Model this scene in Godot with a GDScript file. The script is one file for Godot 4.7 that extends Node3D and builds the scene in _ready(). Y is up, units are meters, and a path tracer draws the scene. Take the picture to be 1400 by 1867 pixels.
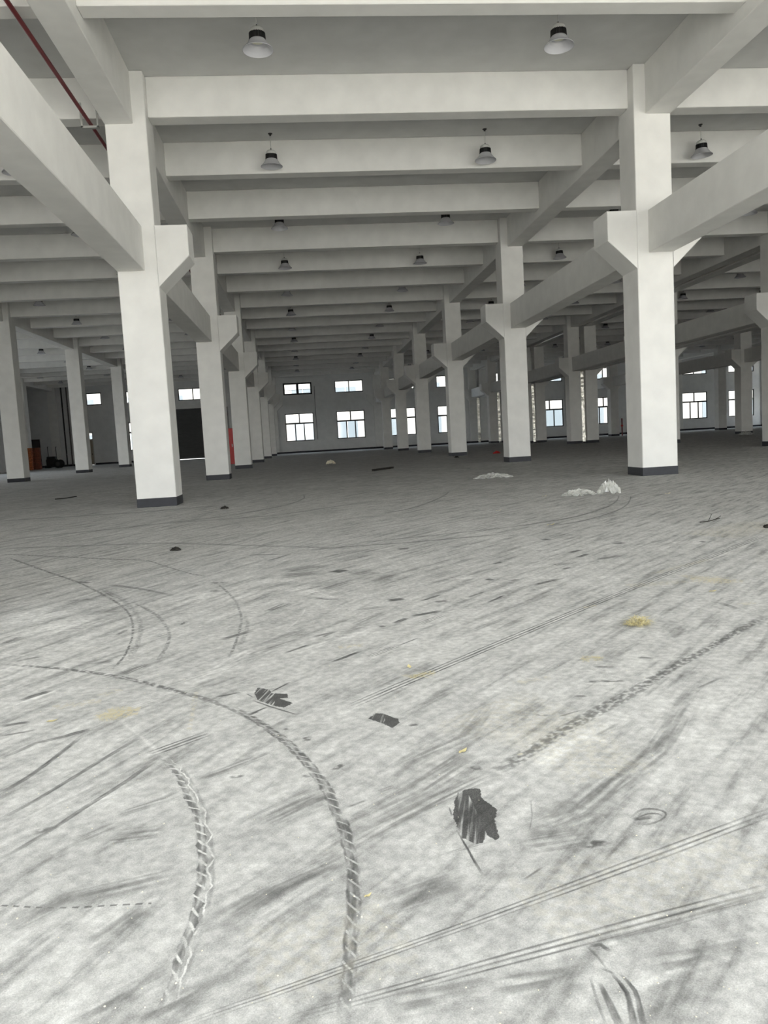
extends Node3D
# An empty concrete factory hall: rows of corbelled columns, beams, hanging lamps, a dusty tracked floor.
# "d" everywhere is the depth in metres in front of the camera (world z = -d).

const SLAB := 8.83
const BEAM_T := 8.02
const BEAM_L := 7.79
const CW := 0.82
const CD := 0.84
const D0 := 17.14
const DS := 11.763
const WALL_D := 85.5
const NEAR_D := -6.6
const FOCAL := 1447.46
const PITCH := -0.0942
const YAW := 0.0927
const ROLL := 0.0567
const EYE := 1.2
const ORD := ["nearest", "second", "third", "fourth", "fifth", "sixth", "seventh", "eighth", "ninth", "tenth", "eleventh", "twelfth", "thirteenth", "fourteenth"]

var M := {}
var box_cache := {}
var taken := {}
var noise_a := FastNoiseLite.new()
var noise_b := FastNoiseLite.new()
var noise_c := FastNoiseLite.new()
var noise_d := FastNoiseLite.new()
var grain := PackedByteArray()
var patch := {}

# ---------------------------------------------------------------- helpers
func at(x: float, y: float, d: float) -> Vector3:
	return Vector3(x, y, -d)

func numbered(called: String) -> String:
	var n: int = taken.get(called, 0)
	taken[called] = n + 1
	return called if n == 0 else "%s_%03d" % [called, n]

func tag(o: Node, label: String, category: String, group := "") -> void:
	o.set_meta("label", label)
	o.set_meta("category", category)
	if group != "":
		o.set_meta("group", group)

func thing(called: String, label: String, category: String, pos: Vector3, turn := 0.0, group := "") -> Node3D:
	var o := Node3D.new()
	o.name = numbered(called)
	add_child(o)
	o.position = pos
	o.rotation.y = turn
	tag(o, label, category, group)
	return o

func part(called: String, mesh: Mesh, mat: Material, parent: Node, pos := Vector3.ZERO) -> MeshInstance3D:
	var o := MeshInstance3D.new()
	o.mesh = mesh
	o.material_override = mat
	o.cast_shadow = GeometryInstance3D.SHADOW_CASTING_SETTING_ON
	if parent == self:
		o.name = numbered(called)
	else:
		o.name = called
	parent.add_child(o, true)
	o.position = pos
	return o

func struct(called: String, mesh: Mesh, mat: Material, pos := Vector3.ZERO) -> MeshInstance3D:
	var o := part(called, mesh, mat, self, pos)
	o.set_meta("kind", "structure")
	return o

func begin() -> SurfaceTool:
	var st := SurfaceTool.new()
	st.begin(Mesh.PRIMITIVE_TRIANGLES)
	return st

func tri(st: SurfaceTool, a: Vector3, b: Vector3, c: Vector3, n: Vector3) -> void:
	if (b - a).cross(c - a).dot(n) > 0.0:
		var t := b
		b = c
		c = t
	for p: Vector3 in [a, b, c]:
		st.set_normal(n)
		st.add_vertex(p)

func quad(st: SurfaceTool, a: Vector3, b: Vector3, c: Vector3, d: Vector3, n: Vector3) -> void:
	tri(st, a, b, c, n)
	tri(st, a, c, d, n)

# box with chamfered edges between two corners
func add_box(st: SurfaceTool, lo: Vector3, hi: Vector3, c := 0.0) -> void:
	var m := (lo + hi) * 0.5
	var h := (hi - lo) * 0.5
	c = minf(c, minf(h.x, minf(h.y, h.z)) * 0.45)
	for ax in 3:
		var u := (ax + 1) % 3
		var v := (ax + 2) % 3
		for s: float in [-1.0, 1.0]:
			var n := Vector3.ZERO
			n[ax] = s
			var q: Array[Vector3] = []
			for k: Array in [[-1.0, -1.0], [1.0, -1.0], [1.0, 1.0], [-1.0, 1.0]]:
				var p := Vector3.ZERO
				p[ax] = s * h[ax]
				p[u] = k[0] * (h[u] - c)
				p[v] = k[1] * (h[v] - c)
				q.append(m + p)
			quad(st, q[0], q[1], q[2], q[3], n)
	if c <= 0.0:
		return
	for ax in 3:
		var u := (ax + 1) % 3
		var v := (ax + 2) % 3
		for su: float in [-1.0, 1.0]:
			for sv: float in [-1.0, 1.0]:
				var n := Vector3.ZERO
				n[u] = su
				n[v] = sv
				n = n.normalized()
				var q: Array[Vector3] = []
				for k: Array in [[-1.0, 0.0], [1.0, 0.0], [1.0, 1.0], [-1.0, 1.0]]:
					var p := Vector3.ZERO
					p[ax] = k[0] * (h[ax] - c)
					p[u] = su * (h[u] - (0.0 if k[1] == 0.0 else c))
					p[v] = sv * (h[v] - (c if k[1] == 0.0 else 0.0))
					q.append(m + p)
				quad(st, q[0], q[1], q[2], q[3], n)
	for sx: float in [-1.0, 1.0]:
		for sy: float in [-1.0, 1.0]:
			for sz: float in [-1.0, 1.0]:
				var s := Vector3(sx, sy, sz)
				tri(st, m + s * Vector3(h.x, h.y - c, h.z - c), m + s * Vector3(h.x - c, h.y, h.z - c), m + s * Vector3(h.x - c, h.y - c, h.z), s.normalized())

# shared box mesh, origin at the middle of its underside
func box(w: float, h: float, d: float, c := 0.012) -> ArrayMesh:
	var key := "%.3f %.3f %.3f %.3f" % [w, h, d, c]
	if not box_cache.has(key):
		var st := begin()
		add_box(st, Vector3(-w / 2, 0, -d / 2), Vector3(w / 2, h, d / 2), c)
		box_cache[key] = st.commit()
	return box_cache[key]

# a box given by its ranges, as a part of parent whose own position is org
func span(called: String, x0: float, x1: float, y0: float, y1: float, d0: float, d1: float, mat: Material, parent: Node, org := Vector3.ZERO, c := 0.012) -> MeshInstance3D:
	return part(called, box(x1 - x0, y1 - y0, d1 - d0, c), mat, parent, at((x0 + x1) / 2, y0, (d0 + d1) / 2) - org)

func lathe(profile: Array, segs := 24) -> ArrayMesh:
	var st := begin()
	st.set_smooth_group(0)
	for i in profile.size() - 1:
		var a: Vector2 = profile[i]
		var b: Vector2 = profile[i + 1]
		var t := (b - a).normalized()
		var nr := Vector2(t.y, -t.x)
		for k in segs:
			var f0 := TAU * k / segs
			var f1 := TAU * (k + 1) / segs
			var e0 := Vector3(cos(f0), 0, sin(f0))
			var e1 := Vector3(cos(f1), 0, sin(f1))
			var up := Vector3.UP
			var P: Array[Vector3] = [e0 * a.x + up * a.y, e1 * a.x + up * a.y, e1 * b.x + up * b.y, e0 * b.x + up * b.y]
			var N: Array[Vector3] = [e0 * nr.x + up * nr.y, e1 * nr.x + up * nr.y, e1 * nr.x + up * nr.y, e0 * nr.x + up * nr.y]
			for j: int in [0, 1, 2, 0, 2, 3]:
				st.set_normal(N[j])
				st.add_vertex(P[j])
	return st.commit()

# tube along a polyline
func add_tube(st: SurfaceTool, pts: Array, r: float, segs := 8) -> void:
	for i in pts.size() - 1:
		var a: Vector3 = pts[i]
		var b: Vector3 = pts[i + 1]
		var t := (b - a).normalized()
		var u := t.cross(Vector3.UP if absf(t.y) < 0.9 else Vector3.RIGHT).normalized()
		var v := t.cross(u)
		for k in segs:
			var f0 := TAU * k / segs
			var f1 := TAU * (k + 1) / segs
			var n0 := u * cos(f0) + v * sin(f0)
			var n1 := u * cos(f1) + v * sin(f1)
			for e: Array in [[a + n0 * r, n0], [b + n0 * r, n0], [b + n1 * r, n1], [a + n0 * r, n0], [b + n1 * r, n1], [a + n1 * r, n1]]:
				st.set_normal(e[1])
				st.add_vertex(e[0])
	for e: Array in [[pts[0], pts[1]], [pts[-1], pts[-2]]]:
		var a: Vector3 = e[0]
		var t: Vector3 = (a - (e[1] as Vector3)).normalized()
		var u := t.cross(Vector3.UP if absf(t.y) < 0.9 else Vector3.RIGHT).normalized()
		var v := t.cross(u)
		for k in segs:
			var f0 := TAU * k / segs
			var f1 := TAU * (k + 1) / segs
			tri(st, a, a + (u * cos(f0) + v * sin(f0)) * r, a + (u * cos(f1) + v * sin(f1)) * r, t)

func tube(pts: Array, r: float, segs := 8) -> ArrayMesh:
	var st := begin()
	add_tube(st, pts, r, segs)
	return st.commit()

# wall slab with rectangular openings; along = "x" (at depth d0..d1) or "d" (at x0..x1)
func wall_mesh(a0: float, a1: float, h: float, t0: float, t1: float, along_x: bool, openings: Array) -> ArrayMesh:
	var xs: Array[float] = [a0, a1]
	var ys: Array[float] = [0.0, h]
	for o: Array in openings:
		for v: float in [o[0], o[1]]:
			if not xs.has(v): xs.append(v)
		for v: float in [o[2], o[3]]:
			if not ys.has(v): ys.append(v)
	xs.sort()
	ys.sort()
	var st := begin()
	for i in xs.size() - 1:
		var run := -1
		for j in ys.size():
			var solid := false
			if j < ys.size() - 1:
				solid = true
				var mx := (xs[i] + xs[i + 1]) / 2
				var my := (ys[j] + ys[j + 1]) / 2
				for o: Array in openings:
					if mx > o[0] and mx < o[1] and my > o[2] and my < o[3]:
						solid = false
			if solid and run < 0:
				run = j
			elif not solid and run >= 0:
				if along_x:
					add_box(st, at(xs[i], ys[run], t1), at(xs[i + 1], ys[j], t0))
				else:
					add_box(st, Vector3(t0, ys[run], -xs[i + 1]), Vector3(t1, ys[j], -xs[i]))
				run = -1
	return st.commit()

func mat(c: Color, rough := 0.8, metal := 0.0) -> StandardMaterial3D:
	var m := StandardMaterial3D.new()
	m.albedo_color = c
	m.roughness = rough
	m.metallic = metal
	return m

func mottled(c: Color, amount: float, scale: float, rough: float, seed_: int) -> StandardMaterial3D:
	var n := FastNoiseLite.new()
	n.seed = seed_
	n.frequency = 0.012
	n.fractal_octaves = 5
	var im := n.get_seamless_image(512, 512)
	var b := im.get_data()
	var out := PackedByteArray()
	out.resize(512 * 512 * 3)
	for i in 512 * 512:
		var f := 1.0 + (b[i] / 255.0 - 0.5) * amount
		out[i * 3] = clampi(int(c.r * f * 255.0), 0, 255)
		out[i * 3 + 1] = clampi(int(c.g * f * 255.0), 0, 255)
		out[i * 3 + 2] = clampi(int(c.b * f * 255.0), 0, 255)
	var m := StandardMaterial3D.new()
	m.albedo_texture = ImageTexture.create_from_image(Image.create_from_data(512, 512, false, Image.FORMAT_RGB8, out))
	m.uv1_triplanar = true
	m.uv1_world_triplanar = true
	m.uv1_scale = Vector3.ONE * scale
	m.roughness = rough
	return m

# pixel of the photograph in which a point of the place falls
func pixel(p: Vector3) -> Vector2:
	var x := p.x
	var y := p.y - EYE
	var z := -p.z
	var x1 := cos(YAW) * x - sin(YAW) * z
	var z1 := sin(YAW) * x + cos(YAW) * z
	var y2 := cos(PITCH) * y - sin(PITCH) * z1
	var z2 := sin(PITCH) * y + cos(PITCH) * z1
	if z2 < 0.1:
		return Vector2(-9999, -9999)
	return Vector2(700 + FOCAL * (cos(ROLL) * x1 - sin(ROLL) * y2) / z2, 933.5 - FOCAL * (sin(ROLL) * x1 + cos(ROLL) * y2) / z2)

func in_frame(p: Vector3, margin := 0.0) -> bool:
	var q := pixel(p)
	return q.x > -margin and q.x < 1400 + margin and q.y > -margin and q.y < 1867 + margin

func cam_dir(a: float, b: float, c: float) -> Vector3:
	var x1 := cos(ROLL) * a + sin(ROLL) * b
	var y2 := -sin(ROLL) * a + cos(ROLL) * b
	var y := cos(PITCH) * y2 + sin(PITCH) * c
	var z1 := -sin(PITCH) * y2 + cos(PITCH) * c
	return Vector3(cos(YAW) * x1 + sin(YAW) * z1, y, sin(YAW) * x1 - cos(YAW) * z1)

# ---------------------------------------------------------------- scene
func _ready() -> void:
	setup_view()
	make_materials()
	build_floor()
	build_shell()
	build_columns()
	build_ceiling()
	build_crane_beams()
	build_joint()
	build_far_wall()
	build_outside()
	build_lamps()
	build_pipes()
	build_far_objects()
	build_litter()

func setup_view() -> void:
	var cam := Camera3D.new()
	cam.name = "camera"
	add_child(cam)
	cam.keep_aspect = Camera3D.KEEP_HEIGHT
	cam.fov = rad_to_deg(2.0 * atan(933.5 / FOCAL))
	cam.near = 0.05
	cam.far = 600.0
	cam.transform = Transform3D(Basis(cam_dir(1, 0, 0), cam_dir(0, 1, 0), -cam_dir(0, 0, 1)), Vector3(0, EYE, 0))
	cam.current = true
	var sky_mat := ProceduralSkyMaterial.new()
	sky_mat.sky_top_color = Color(0.66, 0.71, 0.77)
	sky_mat.sky_horizon_color = Color(0.98, 0.975, 0.955)
	sky_mat.ground_horizon_color = Color(0.72, 0.71, 0.69)
	sky_mat.ground_bottom_color = Color(0.55, 0.54, 0.52)
	sky_mat.sky_energy_multiplier = 1.0
	var sky := Sky.new()
	sky.sky_material = sky_mat
	var env := Environment.new()
	env.background_mode = Environment.BG_SKY
	env.sky = sky
	env.background_energy_multiplier = 1.0
	env.tonemap_mode = Environment.TONE_MAPPER_LINEAR
	env.tonemap_exposure = EXPOSURE
	env.sdfgi_enabled = true
	env.ssao_enabled = true
	env.ssil_enabled = true
	var sun := DirectionalLight3D.new()
	sun.name = "sun"
	add_child(sun)
	sun.light_color = Color(1.0, 0.988, 0.955)
	sun.light_energy = SUN
	sun.light_angular_distance = 0.6
	sun.shadow_enabled = true
	# high in the sky behind the camera and to its right: it lights the yard and the threshold only
	sun.look_at_from_position(Vector3.ZERO, -Vector3(0.33, 1.27, 1.0), Vector3.UP)
	var we := WorldEnvironment.new()
	we.name = "world"
	we.environment = env
	add_child(we)

const FLOOR := 0.70
const EXPOSURE := 8.4
const SUN := 1.2

func make_materials() -> void:
	M.paint = mottled(Color(0.90, 0.895, 0.875), 0.05, 0.22, 0.7, 3)
	M.wall = mottled(Color(0.87, 0.87, 0.86), 0.05, 0.18, 0.8, 4)
	M.ceiling = mottled(Color(0.80, 0.80, 0.79), 0.05, 0.2, 0.8, 5)
	M.skirting = mottled(Color(0.135, 0.14, 0.165), 0.25, 0.8, 0.55, 6)
	M.frame = mat(Color(0.11, 0.115, 0.12), 0.45, 0.3)
	M.glass = mat(Color(0.85, 0.9, 0.9, 0.12), 0.05)
	M.glass.transparency = BaseMaterial3D.TRANSPARENCY_ALPHA
	M.lamp_shade = mat(Color(0.76, 0.76, 0.77), 0.25)
	M.lamp_cap = mat(Color(0.82, 0.82, 0.80), 0.45)
	M.lamp_dark = mat(Color(0.20, 0.20, 0.195), 0.5, 0.2)
	M.led = mat(Color(0.86, 0.86, 0.78), 0.5)
	M.red_pipe = mat(Color(0.43, 0.10, 0.12), 0.4)
	M.galv = mat(Color(0.72, 0.72, 0.70), 0.45, 0.3)
	M.foil = mat(Color(0.93, 0.92, 0.88), 0.22, 0.9)
	var fn := FastNoiseLite.new()
	fn.seed = 77
	fn.frequency = 0.03
	var fi := fn.get_seamless_image(256, 256)
	fi.bump_map_to_normal_map(6.0)
	M.foil.normal_enabled = true
	M.foil.normal_texture = ImageTexture.create_from_image(fi)
	M.foil.normal_scale = 0.25
	M.foil.uv1_triplanar = true
	M.foil.uv1_world_triplanar = true
	M.foil.uv1_scale = Vector3(0.9, 0.45, 0.9)
	M.shutter = mat(Color(0.36, 0.36, 0.36), 0.5, 0.2)
	M.door = mottled(Color(0.27, 0.24, 0.25), 0.2, 0.6, 0.6, 8)
	M.red = mat(Color(0.72, 0.10, 0.09), 0.4)
	M.drum = mottled(Color(0.66, 0.36, 0.17), 0.9, 1.1, 0.6, 9)
	M.drum_dark = mottled(Color(0.45, 0.23, 0.14), 0.9, 1.1, 0.6, 10)
	M.black = mat(Color(0.05, 0.05, 0.055), 0.5)
	M.rubber = mat(Color(0.04, 0.04, 0.04), 0.8)
	M.wood_dark = mottled(Color(0.13, 0.115, 0.09), 0.6, 2.0, 0.85, 12)
	M.film = mat(Color(0.90, 0.90, 0.87, 0.30), 0.2)
	M.film.transparency = BaseMaterial3D.TRANSPARENCY_ALPHA
	M.straw = mat(Color(0.80, 0.755, 0.57), 0.85)
	M.straw.backlight_enabled = true
	M.straw.backlight = Color(0.30, 0.27, 0.18)
	M.paper = mat(Color(0.86, 0.83, 0.74), 0.8)
	M.leaf = mat(Color(0.80, 0.75, 0.55), 0.8)
	M.yard = mottled(Color(0.72, 0.71, 0.69), 0.15, 0.1, 0.9, 13)
	M.asphalt = mottled(Color(0.40, 0.40, 0.40), 0.15, 0.1, 0.9, 15)
	M.facade = mottled(Color(0.50, 0.495, 0.48), 0.1, 0.1, 0.85, 14)
	M.facade_window = mat(Color(0.34, 0.37, 0.39), 0.15)
	M.roof_sheet = mat(Color(0.60, 0.62, 0.63), 0.5)

# ---------------------------------------------------------------- floor
func setup_noise(n: FastNoiseLite, s: int, f: float, oct: int) -> void:
	n.seed = s
	n.noise_type = FastNoiseLite.TYPE_SIMPLEX_SMOOTH
	n.frequency = f
	n.fractal_type = FastNoiseLite.FRACTAL_FBM
	n.fractal_octaves = oct

func put(map: PackedByteArray, i: int, v: float) -> void:
	var b := clampi(int(v * 255.0), 0, 255)
	if b > map[i]:
		map[i] = b

func draw_stroke(m: Array, x0: float, z0: float, mpp: float, w: int, dark: PackedByteArray, light: PackedByteArray, tan_: PackedByteArray) -> void:
	var kind := int(m[0])
	var strength: float = m[1]
	if kind == 6:
		draw_scuff(m, x0, z0, mpp, w, dark)
		return
	var n := (m.size() - 2) / 3
	var total := 0.0
	for k in n - 1:
		total += Vector2(m[5 + k * 3] - m[2 + k * 3], m[6 + k * 3] - m[3 + k * 3]).length()
	var s0 := 0.0
	for k in n - 1:
		var a := Vector2(m[2 + k * 3], m[3 + k * 3])
		var b := Vector2(m[5 + k * 3], m[6 + k * 3])
		var wa: float = m[4 + k * 3]
		var wb: float = m[7 + k * 3]
		var seg := b - a
		var ln := seg.length()
		if ln < 0.0001:
			continue
		var dir := seg / ln
		var hw := maxf(maxf(wa, wb) * 0.5, mpp * 0.8)
		var i0 := maxi(int((minf(a.x, b.x) - hw - x0) / mpp), 0)
		var i1 := mini(int((maxf(a.x, b.x) + hw - x0) / mpp) + 1, w - 1)
		var j0 := maxi(int((minf(a.y, b.y) - hw - z0) / mpp), 0)
		var j1 := mini(int((maxf(a.y, b.y) + hw - z0) / mpp) + 1, w - 1)
		for j in range(j0, j1 + 1):
			for i in range(i0, i1 + 1):
				var p := Vector2(x0 + (i + 0.5) * mpp, z0 + (j + 0.5) * mpp) - a
				var t := p.dot(dir)
				if t < -hw * 0.3 or t > ln + hw * 0.3:
					continue
				var half := lerpf(wa, wb, clampf(t / ln, 0, 1)) * 0.5
				var half2 := maxf(half, mpp * 0.8)
				var lat := p.cross(dir)
				var l := lat / half2
				if l < -1.0 or l > 1.0:
					continue
				var st := strength * half / half2
				var s := s0 + t
				var ends := clampf(minf(s, total - s) / minf(total * 0.25, 0.25) + 0.12, 0, 1)
				var env := 1.0 - l * l
				var idx := j * w + i
				match kind:
					0:
						put(dark, idx, st * minf(env * 1.7, 1.0) * ends * (0.82 + 0.5 * noise_d.get_noise_2d(s * 9.0, lat * 60.0 + m[2] * 37.0)))
					1:
						var wob := 0.3 * noise_d.get_noise_2d(s * 14.0, 3.7)
						var worn := clampf(0.72 + 1.0 * noise_d.get_noise_2d(s * 7.0 + 20.0, lat * 45.0), 0.1, 1.15)
						var fr := fposmod(s / 0.058 + l * 0.55 + wob * 0.3, 1.0)
						if fr < 0.2 and l > -0.85 + wob and l < 0.7 + wob:
							put(light, idx, 0.6 * st * ends * worn * (1.0 - absf(fr - 0.1) * 6.0))
							put(dark, idx, st * 0.15)
						else:
							put(dark, idx, st * clampf((1.0 - absf(l + wob)) * 3.0, 0.0, 1.0) * ends * worn)
					9:
						var zig := 0.42 + 0.24 * (absf(fposmod(s / 0.15, 1.0) * 2.0 - 1.0) * 2.0 - 1.0)
						var worn := clampf(0.7 + 1.1 * noise_d.get_noise_2d(s * 7.0 + 20.0, lat * 45.0), 0.08, 1.15)
						var lz := -l + 0.3 * noise_d.get_noise_2d(s * 13.0, 8.1)
						var fr := fposmod(s / 0.062 - lz * 0.7, 1.0)
						if absf(lz - zig) < 0.1:
							put(light, idx, 0.42 * ends * worn)
						elif lz < 0.05 and lz > -0.8:
							if fr < 0.22:
								put(light, idx, 0.3 * ends * worn)
							else:
								put(dark, idx, st * ends * worn)
						else:
							put(dark, idx, st * 0.45 * minf(env * 2.0, 1.0) * ends * worn)
					2:
						var c := cos(l * PI * 3.0 + 0.6)
						var wear := 0.75 + 0.6 * noise_d.get_noise_2d(s * 4.0, lat * 90.0)
						if c > 0.0:
							put(dark, idx, st * c * minf(env * 2.0, 1.0) * ends * wear)
						else:
							put(light, idx, -c * 0.35 * st * env * ends)
					3:
						put(dark, idx, st * env * ends * clampf(0.6 + 1.3 * noise_d.get_noise_2d(s * 2.2, lat * 34.0 + m[3] * 11.0), 0, 1))
					4:
						put(light, idx, st * env * ends * clampf(0.65 + 1.2 * noise_d.get_noise_2d(s * 2.2, lat * 30.0 + m[3] * 13.0), 0, 1))
					5:
						if fposmod(s / 0.034, 1.0) < 0.55:
							put(dark, idx, st * env)
					7:
						put(dark, idx, st * sqrt(env) * ends * clampf(0.62 + 1.5 * noise_d.get_noise_2d(s * 22.0, lat * 30.0), 0, 1))
						if absf(l) > 0.6:
							put(light, idx, 0.3 * st * clampf(noise_d.get_noise_2d(s * 14.0 + 50.0, lat * 20.0) * 3.0, 0, 1))
					8:
						put(tan_, idx, st * sqrt(env) * clampf(0.5 + 2.6 * noise_d.get_noise_2d(p.x * 26.0 + m[2] * 9.0, p.y * 26.0), 0, 1))
		s0 += ln

func draw_scuff(m: Array, x0: float, z0: float, mpp: float, w: int, dark: PackedByteArray) -> void:
	var poly := PackedVector2Array()
	var lo := Vector2(1e9, 1e9)
	var hi := -lo
	for k in (m.size() - 2) / 2:
		var p := Vector2(m[2 + k * 2], m[3 + k * 2])
		poly.append(p)
		lo = lo.min(p)
		hi = hi.max(p)
	var size := hi - lo
	for j in range(maxi(int((lo.y - z0) / mpp), 0), mini(int((hi.y - z0) / mpp) + 1, w - 1) + 1):
		for i in range(maxi(int((lo.x - x0) / mpp), 0), mini(int((hi.x - x0) / mpp) + 1, w - 1) + 1):
			var p := Vector2(x0 + (i + 0.5) * mpp, z0 + (j + 0.5) * mpp)
			var q := p + Vector2(noise_d.get_noise_2d(p.x * 40.0, p.y * 40.0), noise_d.get_noise_2d(p.x * 40.0 + 90.0, p.y * 40.0)) * 0.004
			if Geometry2D.is_point_in_polygon(q, poly):
				var f := (p.x - lo.x) / size.x
				var streak := noise_d.get_noise_2d((p.x - p.y * 0.25) * 70.0, p.y * 3.0)
				var keep := 1.0 if f > 0.55 else clampf(0.95 + 1.7 * streak, 0.05, 1.0)
				put(dark, j * w + i, m[1] * keep * (0.9 + 0.25 * noise_d.get_noise_2d(p.x * 150.0, p.y * 150.0)))

func floor_row(j: int) -> void:
	var w: int = patch.w
	var x0: float = patch.x
	var mpp: float = patch.mpp
	var z: float = patch.z + (j + 0.5) * mpp
	var dark: PackedByteArray = patch.dark
	var light: PackedByteArray = patch.light
	var tan_: PackedByteArray = patch.tan
	var low: PackedByteArray = patch.low
	var mid: PackedByteArray = patch.mid
	var flake: PackedByteArray = patch.flake
	var fine: float = patch.fine
	var row := PackedByteArray()
	row.resize(w * 3)
	var c1 := cos(0.82)
	var s1 := sin(0.82)
	var c2 := cos(1.08)
	var s2 := sin(1.08)
	var gz := (j * 7919) & 511
	for i in w:
		var x := x0 + (i + 0.5) * mpp
		var idx := j * w + i
		var lo := low[idx] / 127.5 - 1.0
		var k := clampf(0.35 + lo * 1.2 - x * 0.6, 0.0, 1.0)
		var sa := noise_a.get_noise_2d((x * c1 + z * s1) * 0.9, (z * c1 - x * s1) * 9.0)
		var sb := noise_b.get_noise_2d((x * c2 + z * s2) * 0.8, (z * c2 - x * s2) * 8.0)
		var fl := flake[idx] / 127.5 - 1.0
		var sm := sa * (1.0 - k) + sb * k
		var v := FLOOR + 0.045 * lo + 0.06 * (mid[idx] / 127.5 - 1.0) + 0.10 * sm + 0.10 * fl
		v -= maxf(-sm - 0.12, 0.0) * 0.22
		v += fine * (grain[((i + gz) & 511) + ((j & 511) << 9)] / 127.5 - 1.0)
		v += light[idx] * 0.00095
		var d := dark[idx] / 255.0
		v = v * (1.0 - 0.74 * d)
		var tn := tan_[idx] / 255.0
		row[i * 3] = clampi(int((v * (1.0 - tn) + 0.77 * tn) * 255.0), 0, 255)
		row[i * 3 + 1] = clampi(int((v * 0.993 * (1.0 - tn) + 0.725 * tn) * 255.0), 0, 255)
		row[i * 3 + 2] = clampi(int((v * 0.972 * (1.0 - tn) + 0.60 * tn) * 255.0), 0, 255)
	patch.rows[j] = row

func floor_texture(x0: float, z0: float, size: float, w: int, fine: float) -> StandardMaterial3D:
	var mpp := size / w
	var dark := PackedByteArray()
	dark.resize(w * w)
	var light := dark.duplicate()
	var tan_ := dark.duplicate()
	patch = {"x": x0, "z": z0, "mpp": mpp, "w": w, "fine": fine, "rows": []}
	for m: Array in MARKS:
		draw_stroke(m, x0, z0, mpp, w, dark, light, tan_)
	patch.dark = dark
	patch.light = light
	patch.tan = tan_
	for e: Array in [["low", 21, 0.55, 3], ["mid", 22, 4.0, 4], ["flake", 23, 18.0, 5]]:
		var n := FastNoiseLite.new()
		setup_noise(n, e[1], e[2] * mpp, e[3])
		n.offset = Vector3(x0 / mpp, z0 / mpp, 0)
		patch[e[0]] = n.get_image(w, w, false, false, false).get_data()
	patch.rows.resize(w)
	var task := WorkerThreadPool.add_group_task(floor_row, w)
	WorkerThreadPool.wait_for_group_task_completion(task)
	var bytes := PackedByteArray()
	for r: PackedByteArray in patch.rows:
		bytes.append_array(r)
	var m := StandardMaterial3D.new()
	m.albedo_texture = ImageTexture.create_from_image(Image.create_from_data(w, w, false, Image.FORMAT_RGB8, bytes))
	m.texture_repeat = false
	m.roughness = 0.82
	m.specular_mode = BaseMaterial3D.SPECULAR_SCHLICK_GGX
	return m

func floor_rect(st: SurfaceTool, x0: float, x1: float, z0: float, z1: float, ox: float, oz: float, size: float) -> void:
	for e: Array in [[x0, z0], [x0, z1], [x1, z1], [x0, z0], [x1, z1], [x1, z0]]:
		st.set_normal(Vector3.UP)
		st.set_uv(Vector2((e[0] - ox) / size, (e[1] - oz) / size))
		st.add_vertex(at(e[0], 0, e[1]))

func build_floor() -> void:
	setup_noise(noise_a, 31, 1.0, 5)
	setup_noise(noise_b, 32, 1.0, 5)
	noise_a.fractal_gain = 0.6
	noise_b.fractal_gain = 0.6
	setup_noise(noise_d, 34, 1.0, 2)
	var rng := RandomNumberGenerator.new()
	rng.seed = 5
	grain.resize(512 * 512)
	for i in 512 * 512:
		grain[i] = clampi(int(rng.randfn(127.0, 48.0)), 0, 255)
	var mesh := ArrayMesh.new()
	var A := [-1.6, 1.2, 4.0]
	var B := [-7.0, 0.0, 18.0]
	var C := [-38.0, -7.0, 93.2]
	var st := begin()
	floor_rect(st, A[0], A[0] + A[2], A[1], A[1] + A[2], A[0], A[1], A[2])
	st.commit(mesh)
	mesh.surface_set_material(0, floor_texture(A[0], A[1], A[2], 2048, 0.10))
	st = begin()
	var ax1: float = A[0] + A[2]
	var az1: float = A[1] + A[2]
	var bx1: float = B[0] + B[2]
	var bz1: float = B[1] + B[2]
	for r: Array in [[B[0], bx1, B[1], A[1]], [B[0], A[0], A[1], az1], [ax1, bx1, A[1], az1], [B[0], bx1, az1, bz1]]:
		floor_rect(st, r[0], r[1], r[2], r[3], B[0], B[1], B[2])
	st.commit(mesh)
	mesh.surface_set_material(1, floor_texture(B[0], B[1], B[2], 2048, 0.075))
	st = begin()
	var cx1: float = C[0] + C[2]
	var cz1: float = WALL_D + 0.25
	for r: Array in [[C[0], cx1, C[1], B[1]], [C[0], B[0], B[1], bz1], [bx1, cx1, B[1], bz1], [C[0], cx1, bz1, cz1]]:
		floor_rect(st, r[0], r[1], r[2], r[3], C[0], C[1], C[2])
	var lo := at(C[0], -0.3, cz1)
	var hi := at(cx1, 0, C[1])
	quad(st, lo, Vector3(hi.x, lo.y, lo.z), Vector3(hi.x, lo.y, hi.z), Vector3(lo.x, lo.y, hi.z), Vector3.DOWN)
	quad(st, Vector3(lo.x, lo.y, hi.z), Vector3(hi.x, lo.y, hi.z), hi, Vector3(lo.x, hi.y, hi.z), Vector3.BACK)
	quad(st, lo, Vector3(hi.x, lo.y, lo.z), Vector3(hi.x, hi.y, lo.z), Vector3(lo.x, hi.y, lo.z), Vector3.FORWARD)
	st.commit(mesh)
	mesh.surface_set_material(2, floor_texture(C[0], C[1], C[2], 1536, 0.04))
	var o := MeshInstance3D.new()
	o.mesh = mesh
	o.name = "floor"
	o.set_meta("kind", "structure")
	add_child(o)

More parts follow.
